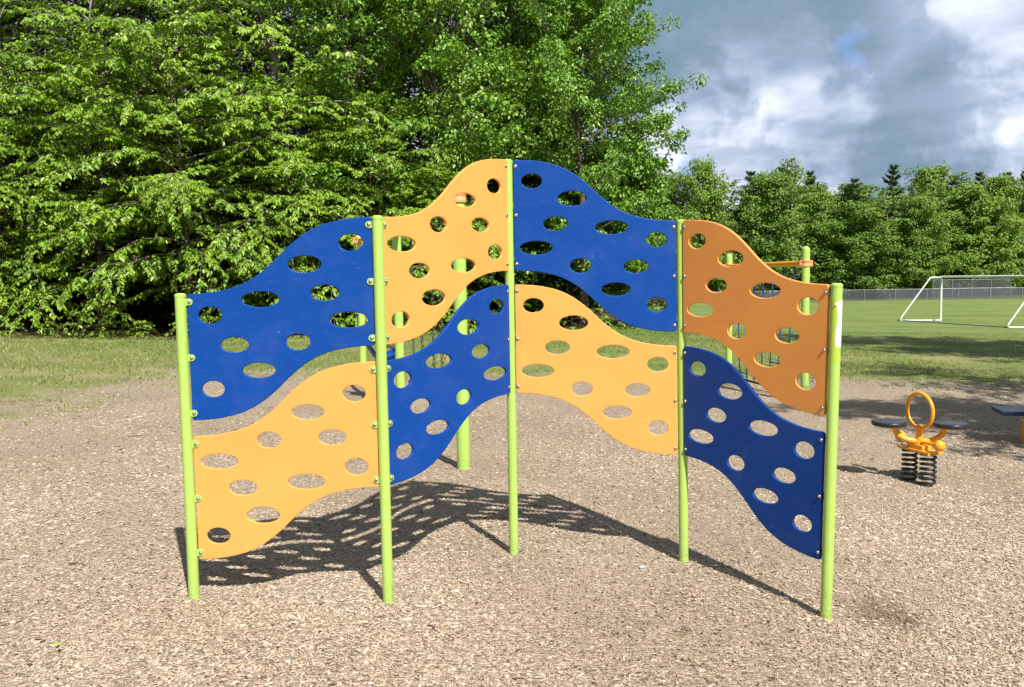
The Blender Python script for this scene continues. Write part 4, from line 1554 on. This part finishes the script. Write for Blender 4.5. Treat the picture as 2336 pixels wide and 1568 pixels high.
# ------------------------------------------------------------------ net climber
def net_climber():
    A, B = Vector((4.37, 12.5, 0)), Vector((3.985, 15.4, 0))
    e = empty('net_climber', (A.x, A.y, gz(A.x, A.y)), 0,
              'climbing net of blue and black ropes under an amber beam between two lime posts', 'climbing net')
    o = e.location.copy()
    R = 0.0585
    tops = (2.145, 2.12)
    for p, tz in zip((A, B), tops):
        g = gz(p.x, p.y)
        prof = [(R, 0.0), (R, tz - R - g + 0.3)]
        h = prof[1][1]
        for k in range(1, 7):
            a = k * math.pi / 12
            prof.append((max(0.002, R * math.cos(a)), h + R * math.sin(a)))
        MB().lathe(prof, 24, Vector((p.x, p.y, g - 0.3)) - o).build('post', M['lime'], e, True)
    ZB = 1.89
    d = (B - A).normalized()
    s = Vector((-d.y, d.x, 0))
    for p in (A, B):
        c = Vector((p.x, p.y, ZB)) - o
        cl = MB().lathe([(R + 0.002, -0.05), (R + 0.012, -0.046), (R + 0.012, -0.005), (R + 0.008, 0), (R + 0.012, 0.005), (R + 0.012, 0.046), (R + 0.002, 0.05)], 24, c)
        for sg in (-1, 1):
            cl.box(c + s * sg * (R + 0.024), (0.04, 0.028, 0.09), Matrix((s, d, Vector((0, 0, 1)))).transposed())
        co = cl.build('clamp', M['tan'], e, True)
        for dz in (-0.024, 0.024):
            MB().lathe([(0.011, 0), (0.011, 0.004), (0.006, 0.009)], 10, c + s * (R + 0.024) - d * 0.016 + Vector((0, 0, dz)), (-d).to_track_quat('Z', 'Y').to_matrix()).build('bolt', M['steel'], co, True)
    MB().tube([A + d * 0.05 + Vector((0, 0, ZB)) - o, B - d * 0.05 + Vector((0, 0, ZB)) - o], 0.042, 16).build('beam', M['amber_paint'], e, True)
    # lower spreader bar
    n = 7
    L = (B - A).length
    tp, bt = [], []
    for i in range(n):
        f = 0.12 + 0.76 * i / (n - 1)
        q = A.lerp(B, f)
        tp.append(Vector((q.x, q.y, ZB - 0.045)))
        fb = 0.5 + (f - 0.5) * 0.8
        qb = A.lerp(B, fb) - s * -0.0
        g = gz(qb.x, qb.y)
        bt.append(Vector((qb.x - 0.02, qb.y, g + 0.10)))
    for i in range(n):
        m = tp[i].lerp(bt[i], 0.58)
        rope = MB().tube([tp[i] - o, m - o], 0.011, 6)
        rope.build('blue_rope', M['rope'], e, True)
        MB().tube([m - o, bt[i] - o], 0.010, 6).build('dark_rope', M['rope_dark'], e, True)
    rng = random.Random(3)
    for k in range(6):
        f = 0.14 + 0.15 * k
        for i in range(n - 1):
            if (i * 2 + k) % 3 != 0:
                continue
            ff = f + (0.05 if i % 2 else 0)
            MB().tube([tp[i].lerp(bt[i], ff) - o, tp[i + 1].lerp(bt[i + 1], ff) - o], 0.009, 5, cap=False).build('rung_rope', M['rope_dark'], e, True)
            for q in (i, i + 1):
                MB().lathe([(0.004, -0.02), (0.02, -0.012), (0.02, 0.012), (0.004, 0.02)], 8, tp[q].lerp(bt[q], ff) - o).build('rope_joint', M['rope_dark'], e, True)
    MB().tube([b - o for b in bt], 0.02, 8).build('bottom_rope', M['black'], e, True)
    for i in (0, n - 1):
        b = bt[i]
        g = gz(b.x, b.y)
        MB().tube([Vector((b.x, b.y, g - 0.15)) - o, b + Vector((0, 0, 0.02)) - o], 0.045, 10).build('ground_anchor', M['black'], e, True)


net_climber()


# ------------------------------------------------------------------ spring rocker
def spring_rocker():
    cx, cy = 3.607, 7.384
    g = gz(cx, cy)
    e = empty('spring_rocker', (cx, cy, g), 0, 'amber two seat spring rocker with black round seats and an upright hand ring', 'spring rocker')
    sax = Vector((0.966, -0.26, 0)).normalized()     # along the seats, right one farther
    pax = Vector((0.24, -0.97, 0)).normalized()   # along springs and foot pegs, towards the camera right
    # two coil springs
    for sg in (-1, 1):
        c = pax * sg * 0.115
        pts = []
        turns, H = 6.6, 0.285
        for k in range(int(turns * 20) + 1):
            a = 2 * math.pi * k / 20 + (0.8 if sg > 0 else 2.0)
            f = k / (turns * 20)
            pts.append(c + Vector((0.060 * math.cos(a), 0.060 * math.sin(a), -0.01 + f * H)))
        MB().tube(pts, 0.0115, 8).build('coil_spring', M['black'], e, True)
    zp = 0.283
    pl = MB()
    mt = Matrix((pax, Vector((-pax.y, pax.x, 0)), Vector((0, 0, 1)))).transposed()
    pl.box((0, 0, zp), (0.40, 0.145, 0.026), mt)
    plate = pl.build('spring_plate', M['amber_paint'], e, bevel=0.006)
    cr = MB()
    cr.box((0, 0, zp + 0.03), (0.20, 0.10, 0.045), mt)
    cr.build('saddle_bracket', M['amber_paint'], e, bevel=0.010)
    for q in (-1, 1):
        for w in (-1, 1):
            MB().lathe([(0.012, 0), (0.012, 0.006), (0.006, 0.013)], 8, pax * q * 0.165 + Vector((-pax.y, pax.x, 0)) * w * 0.045 + Vector((0, 0, zp + 0.013))).build('bolt', M['steel'], plate, True)
    zj = zp + 0.075
    zs = 0.492
    for sg in (-1, 1):
        pts = []
        for k in range(11):
            t = k / 10
            x = 0.200 * math.sin(t * math.pi / 2) ** 0.9
            z = zj + (zs - 0.02 - zj) * (1 - math.cos(t * math.pi / 2))
            pts.append(sax * sg * x + Vector((0, 0, z)))
        MB().tube(pts, 0.0265, 14).build('seat_arm', M['amber_paint'], e, True)
        sc = sax * sg * 0.250 + Vector((0, 0, zs))
        pltm = MB().lathe([(0.07, -0.016), (0.075, -0.010), (0.075, -0.002)], 20, sc)
        pltm.build('seat_plate', M['amber_paint'], e, True)
        MB().lathe([(0.128, 0.0), (0.143, 0.004), (0.146, 0.012), (0.146, 0.032), (0.142, 0.039), (0.132, 0.043), (0.05, 0.045), (0.004, 0.045)], 40, sc).build('seat', M['seatblack'], e, True)
    # stem and ring: the ring stands across the seats, turned a little
    zr = 0.632
    rp = Vector((0.293, -0.954, 0)).normalized()
    MB().tube([Vector((0, 0, zj - 0.02)), Vector((0, 0, zr - 0.155))], [0.034, 0.028], 16).build('stem', M['amber_paint'], e, True)
    MB().lathe([(0.028, -0.02), (0.032, 0.0), (0.027, 0.018), (0.012, 0.028)], 16, (0, 0, zr - 0.152)).build('ring_socket', M['amber_paint'], e, True)
    pts = []
    for k in range(48):
        a = 2 * math.pi * k / 48
        pts.append(rp * 0.150 * math.sin(a) + Vector((0, 0, zr + 0.156 * math.cos(a))))
    MB().tube(pts, 0.0165, 12, closed=True).build('hand_ring', M['amber_paint'], e, True)
    for sg in (-1, 1):
        b = pax * sg * 0.245 + Vector((0, 0, zj + 0.005))
        MB().tube([pax * sg * 0.02 + Vector((0, 0, zj)), b], 0.0145, 10).build('foot_peg', M['amber_paint'], e, True)
        pr = [(max(0.002, 0.049 * math.cos(a)), 0.049 * math.sin(a)) for a in np.linspace(-math.pi / 2, math.pi / 2, 13)]
        MB().lathe(pr, 22, b).build('peg_ball', M['amber_paint'], e, True)


spring_rocker()


# ------------------------------------------------------------------ play table cut off at the right edge
def play_table():
    cx, cy = 5.80, 9.36
    g = gz(cx, cy)
    e = empty('play_table', (cx, cy, g), RAD(-14), 'navy topped low play table on an amber post, cut off by the right picture edge', 'play table')
    o = MB()
    o.box((0.28, 0, 0.355), (1.22, 0.42, 0.05))
    o.build('table_top', M['navy'], e, bevel=0.014)
    MB().tube([(0, 0, -0.2), (0, 0, 0.255)], 0.075, 22).build('post', M['amber_paint'], e, True)
    MB().lathe([(0.076, 0.235), (0.079, 0.24), (0.079, 0.275), (0.076, 0.28)], 22).build('collar', M['steel'], e, True)
    MB().tube([(0, 0, 0.27), (0, 0, 0.318)], 0.062, 20).build('neck', M['amber_paint'], e, True)
    b = MB()
    b.box((0.05, 0, 0.322), (0.5, 0.16, 0.014))
    b.build('support_plate', M['amber_paint'], e, bevel=0.003)
    MB().tube([(0.72, 0, -0.2), (0.72, 0, 0.328)], 0.075, 22).build('post', M['amber_paint'], e, True)


play_table()


# ------------------------------------------------------------------ loose wood chips
def in_post(x, y):
    m = np.zeros(len(x), bool)
    for px, py in POSTS:
        m |= np.hypot(x - px, y - py) < PR + 0.012
    return m


def wood_chips():
    rng = np.random.default_rng(77)
    Xs, Ys, Sc = [], [], []
    # density falls with distance; the ground texture takes over beyond
    for y0, y1, dens, s in ((2.0, 3.4, 5600, 1.0), (3.4, 5.0, 4800, 1.0), (5.0, 6.6, 2500, 1.1), (6.6, 8.5, 1150, 1.22), (8.5, 11, 430, 1.35), (11, 15.5, 120, 1.5)):
        xm0, xm1 = 0.72 * y0 + 1.2, 0.72 * y1 + 1.2
        area = (xm0 + xm1) * (y1 - y0)
        n = int(area * dens)
        y = rng.uniform(y0, y1, n)
        x = rng.uniform(-1, 1, n) * (0.72 * y + 1.2)
        k = x > -6.6 + rng.normal(0, 0.5, n)
        Xs.append(x[k]); Ys.append(y[k]); Sc.append(np.full(k.sum(), s))
    x, y, s = map(np.concatenate, (Xs, Ys, Sc))
    k = ~in_post(x, y)
    # thinner where feet have packed the dust
    patch = np.sin(1.3 * x + 0.7 * y) + np.sin(0.9 * y - 1.7 * x + 2) + 0.8 * np.sin(3.1 * x + 2.2 * y)
    k &= rng.uniform(0, 1, len(x)) < np.clip(0.76 + 0.22 * patch, 0.22, 1)
    x, y, s, patch = x[k], y[k], s[k], patch[k]
    n = len(x)
    L = np.clip(rng.lognormal(math.log(0.0175), 0.45, n), 0.007, 0.05) * s
    W = np.clip(rng.lognormal(math.log(0.0055), 0.38, n), 0.0025, 0.015) * s
    T = W * rng.uniform(0.22, 0.5, n)
    big = rng.uniform(0, 1, n) < 0.008
    L = np.where(big, L * 1.7, L)
    W = np.where(big, W * 1.9, W)
    yaw = rng.uniform(0, 2 * math.pi, n)
    pitch = rng.normal(0, 0.20, n)
    roll = rng.normal(0, 0.32, n)
    z = ground_h(x, y) + rng.uniform(0.000, 0.009, n)
    cyw, syw = np.cos(yaw), np.sin(yaw)
    D = np.stack([cyw * np.cos(pitch), syw * np.cos(pitch), np.sin(pitch)], 1)
    S0 = np.stack([-syw, cyw, np.zeros(n)], 1)
    N0 = np.cross(D, S0)
    S = S0 * np.cos(roll)[:, None] + N0 * np.sin(roll)[:, None]
    Nn = np.cross(D, S)
    c = np.stack([x, y, z], 1)
    hl, hw, t = (L / 2)[:, None], (W / 2)[:, None], T[:, None]
    tap = rng.uniform(0.35, 1.0, (n, 1))
    sk = rng.uniform(-0.5, 0.5, (n, 1)) * hw
    bend = rng.normal(0, 0.10, (n, 1)) * hl
    v0 = c - D * hl - S * hw - Nn * 0.002
    v1 = c - D * hl * 0.9 + S * hw - Nn * 0.002
    v2 = c + D * hl * 0.92 - S * hw * tap + S * sk - Nn * 0.002
    v3 = c + D * hl + S * hw * tap + S * sk - Nn * 0.002
    r0 = c - D * hl * 0.85 + S * sk * 0.6 + Nn * (t + bend)
    r1 = c + D * hl * 0.80 + S * sk + Nn * (t * 0.8 - bend)
    V = np.stack([v0, v1, v2, v3, r0, r1], 1).reshape(-1, 3)
    o = np.arange(n)[:, None] * 6
    quads = np.concatenate([o + np.array([[0, 2, 5, 4]]), o + np.array([[1, 4, 5, 3]])], 1)
    tris = np.concatenate([o + np.array([[0, 4, 1]]), o + np.array([[2, 3, 5]])], 1)
    flat = np.concatenate([quads, tris], 1).reshape(-1)
    st = (np.arange(n)[:, None] * 14 + np.array([[0, 4, 8, 11]])).reshape(-1)
    pch = 0.05 * np.clip(patch, -2, 2)
    var = np.clip(rng.normal(0.47, 0.215, n) + pch + np.where(big, 0.2, 0), 0, 1)
    damp = np.hypot(x - 1.95, (y - 4.3) * 0.7) < 0.16 + rng.normal(0, 0.07, n)
    var = np.where(damp, var * 0.42, var)
    me = np_mesh('wood_chips', V, flat, st, {'var': np.repeat(var, 4)})
    ob = link_mesh('wood_chips', me, M['chips'])
    tag(ob, 'loose layer of pale brown wood chips over the playground', 'wood chips', kind='stuff')


def grass():
    rng = np.random.default_rng(31)
    X, Y, S = [], [], []

    def zone(x0, x1, y0, y1, n, size, fn):
        x = rng.uniform(x0, x1, n)
        y = rng.uniform(y0, y1, n)
        k = rng.uniform(0, 1, n) < fn(x, y)
        X.append(x[k]); Y.append(y[k]); S.append(np.full(k.sum(), size) * rng.uniform(0.6, 1.3, k.sum()))

    def clump(x, y):
        return 0.5 + 0.5 * np.sin(2.3 * x + 1.1 * np.sin(1.7 * y)) * np.sin(1.9 * y + 1.3 * np.sin(1.1 * x))

    def mask(x, y):
        m = np.maximum(y - 15.6, -6.7 - x) + 2.0 * (clump(x * 0.7, y * 0.7) - 0.5) + 1.2 * (clump(x * 2.1, y * 1.9) - 0.5)
        return np.clip(0.5 + m * 0.45, 0, 1)
    zone(-18, -5, 8.5, 27, 60000, 0.055, lambda x, y: mask(x, y) * np.clip(1.5 * clump(x * 1.6, y * 1.4) - 0.15, 0.03, 1) * (y < np.interp(x, [-18, -10, -4], [26.3, 25.3, 28.4])))
    zone(-6, 10, 13.5, 34, 52000, 0.05, lambda x, y: mask(x, y) * (0.4 + 0.6 * clump(x, y)) * (y < np.interp(x, [-10, -4, 2, 5.5, 8.5, 9], [25.3, 28.4, 32, 34.5, 37, 90])))
    zone(4, 22, 14, 34, 40000, 0.036, lambda x, y: mask(x, y) * (0.4 + 0.6 * clump(x, y)))
    zone(-7, 9, 9, 15.5, 9000, 0.05, lambda x, y: (clump(x * 1.3 + 5, y * 1.7) > 0.86) * np.clip((y - 11.5) / 6, 0.0, 0.4))
    x, y, s = map(np.concatenate, (X, Y, S))
    n = len(x)
    z = ground_h(x, y) - 0.004
    yaw = rng.uniform(0, 2 * math.pi, n)
    w = s * 0.16 * (1 + 0.03 * y)
    sd = np.stack([np.cos(yaw), np.sin(yaw), np.zeros(n)], 1) * w[:, None]
    ln = np.stack([rng.normal(0, 0.45, n), rng.normal(0, 0.45, n), np.ones(n)], 1) * s[:, None]
    c = np.stack([x, y, z], 1)
    V = np.stack([c - sd, c + sd, c + ln], 1).reshape(-1, 3)
    F = np.arange(3 * n)
    var = np.clip(rng.normal(0.42, 0.2, n) + 0.18 * np.sin(0.6 * x + 0.45 * y) + np.clip((-2 - x) * 0.05, 0, 0.22), 0, 1)
    me = np_mesh('grass', V, F, np.arange(n) * 3, {'var': var})
    o = link_mesh('grass', me, M['grass'])
    tag(o, 'short patchy grass between the wood chips and the wood', 'grass', kind='stuff')


wood_chips()
grass()


# ------------------------------------------------------------------ small litter
def litter():
    def seedling(x, y, h, rz, lab):
        e = empty('seedling', (x, y, gh(x, y)), rz, lab, 'seedling')
        MB().tube([(0, 0, -0.02), (0.002, 0, h * 0.6), (0.0, 0.003, h)], [0.0014, 0.0011, 0.0009], 5).build('stem', M['twig'], e)
        rng = np.random.default_rng(int(h * 1000))
        lv = MB()
        for a in (0.2, 3.3, 1.9):
            L = 0.026
            d = Vector((math.cos(a), math.sin(a), 0.22)).normalized()
            sd = Vector((-d.y, d.x, 0)).normalized()
            b = Vector((0, 0, h))
            lv.add([b, b + d * L * 0.5 + sd * 0.009 + Vector((0, 0, .003)), b + d * L, b + d * L * 0.5 - sd * 0.009 + Vector((0, 0, .003)), b + d * L * 0.5],
                   [(0, 4, 1), (4, 2, 1), (0, 3, 4), (4, 3, 2)])
        me = lv.mesh('leaf')
        at = me.attributes.new('var', 'FLOAT', 'FACE')
        at.data.foreach_set('value', [0.9] * len(me.polygons))
        link_mesh('leaf', me, M['leafA'], e)
    seedling(-2.076, 3.69, 0.055, 0.3, 'tiny green seedling standing in the chips at the lower left')
    seedling(-4.4, 8.6, 0.07, 1.2, 'small green sprout in the chips left of the climbing wall')
    sticks = [(-2.62, 4.9, 0.09, 0.1, 'short dark stick lying on the chips at the left'), (-0.42, 4.05, 0.07, -0.9, 'thin dark twig between the feet of the two left posts'),
              (-4.1, 9.1, 0.22, 0.15, 'long thin twig on the chips near the left grass edge'), (0.05, 3.35, 0.05, 0.4, 'dark chip of bark in the lower middle of the chips'),
              (0.16, 6.3, 0.06, 0.05, 'dark bark piece lying behind the middle post')]
    for x, y, L, rz, lab in sticks:
        z = gh(x, y) + 0.010
        pts = [(-L / 2, 0, 0.002), (-L * 0.1, L * 0.05, 0.004), (L * 0.2, L * 0.02, 0.003), (L / 2, -L * 0.06, 0.001)]
        o = MB().tube(pts, [0.0035, 0.004, 0.0035, 0.0015], 6).build('twig', M['twig'], None, True)
        o.location = (x, y, z)
        o.rotation_euler = (0, 0, rz)
        tag(o, lab, 'twig', 'twigs lying on the chips')
    stones = [(0.763, 4.965, 0.016, 'pale grey pebble right of the middle post'), (-0.70, 3.16, 0.013, 'whitish pebble at the bottom of the picture, left of the middle'),
              (-1.02, 3.62, 0.012, 'small blue grey pebble below the left amber panel'), (-0.33, 4.55, 0.014, 'whitish wood knot beside the second post'),
              (-1.35, 3.12, 0.014, 'pale grey pebble at the lower left of the picture'), (1.32, 4.6, 0.012, 'small white pebble beside the shadow line at the right')]
    for k, (x, y, r, lab) in enumerate(stones):
        rng = np.random.default_rng(k)
        bm = bmesh.new()
        bmesh.ops.create_icosphere(bm, subdivisions=2, radius=r)
        for v in bm.verts:
            v.co *= rng.uniform(0.78, 1.15)
            v.co.z *= 0.5
            v.co.x *= 1.3
        me = bpy.data.meshes.new('pebble')
        bm.to_mesh(me)
        bm.free()
        me.polygons.foreach_set('use_smooth', [True] * len(me.polygons))
        o = link_mesh('pebble', me, M['pebble'])
        o.location = (x, y, gh(x, y) + 0.006)
        o.rotation_euler = (0, 0, k * 1.1)
        tag(o, lab, 'pebble', 'pale pebbles on the chips')


litter()
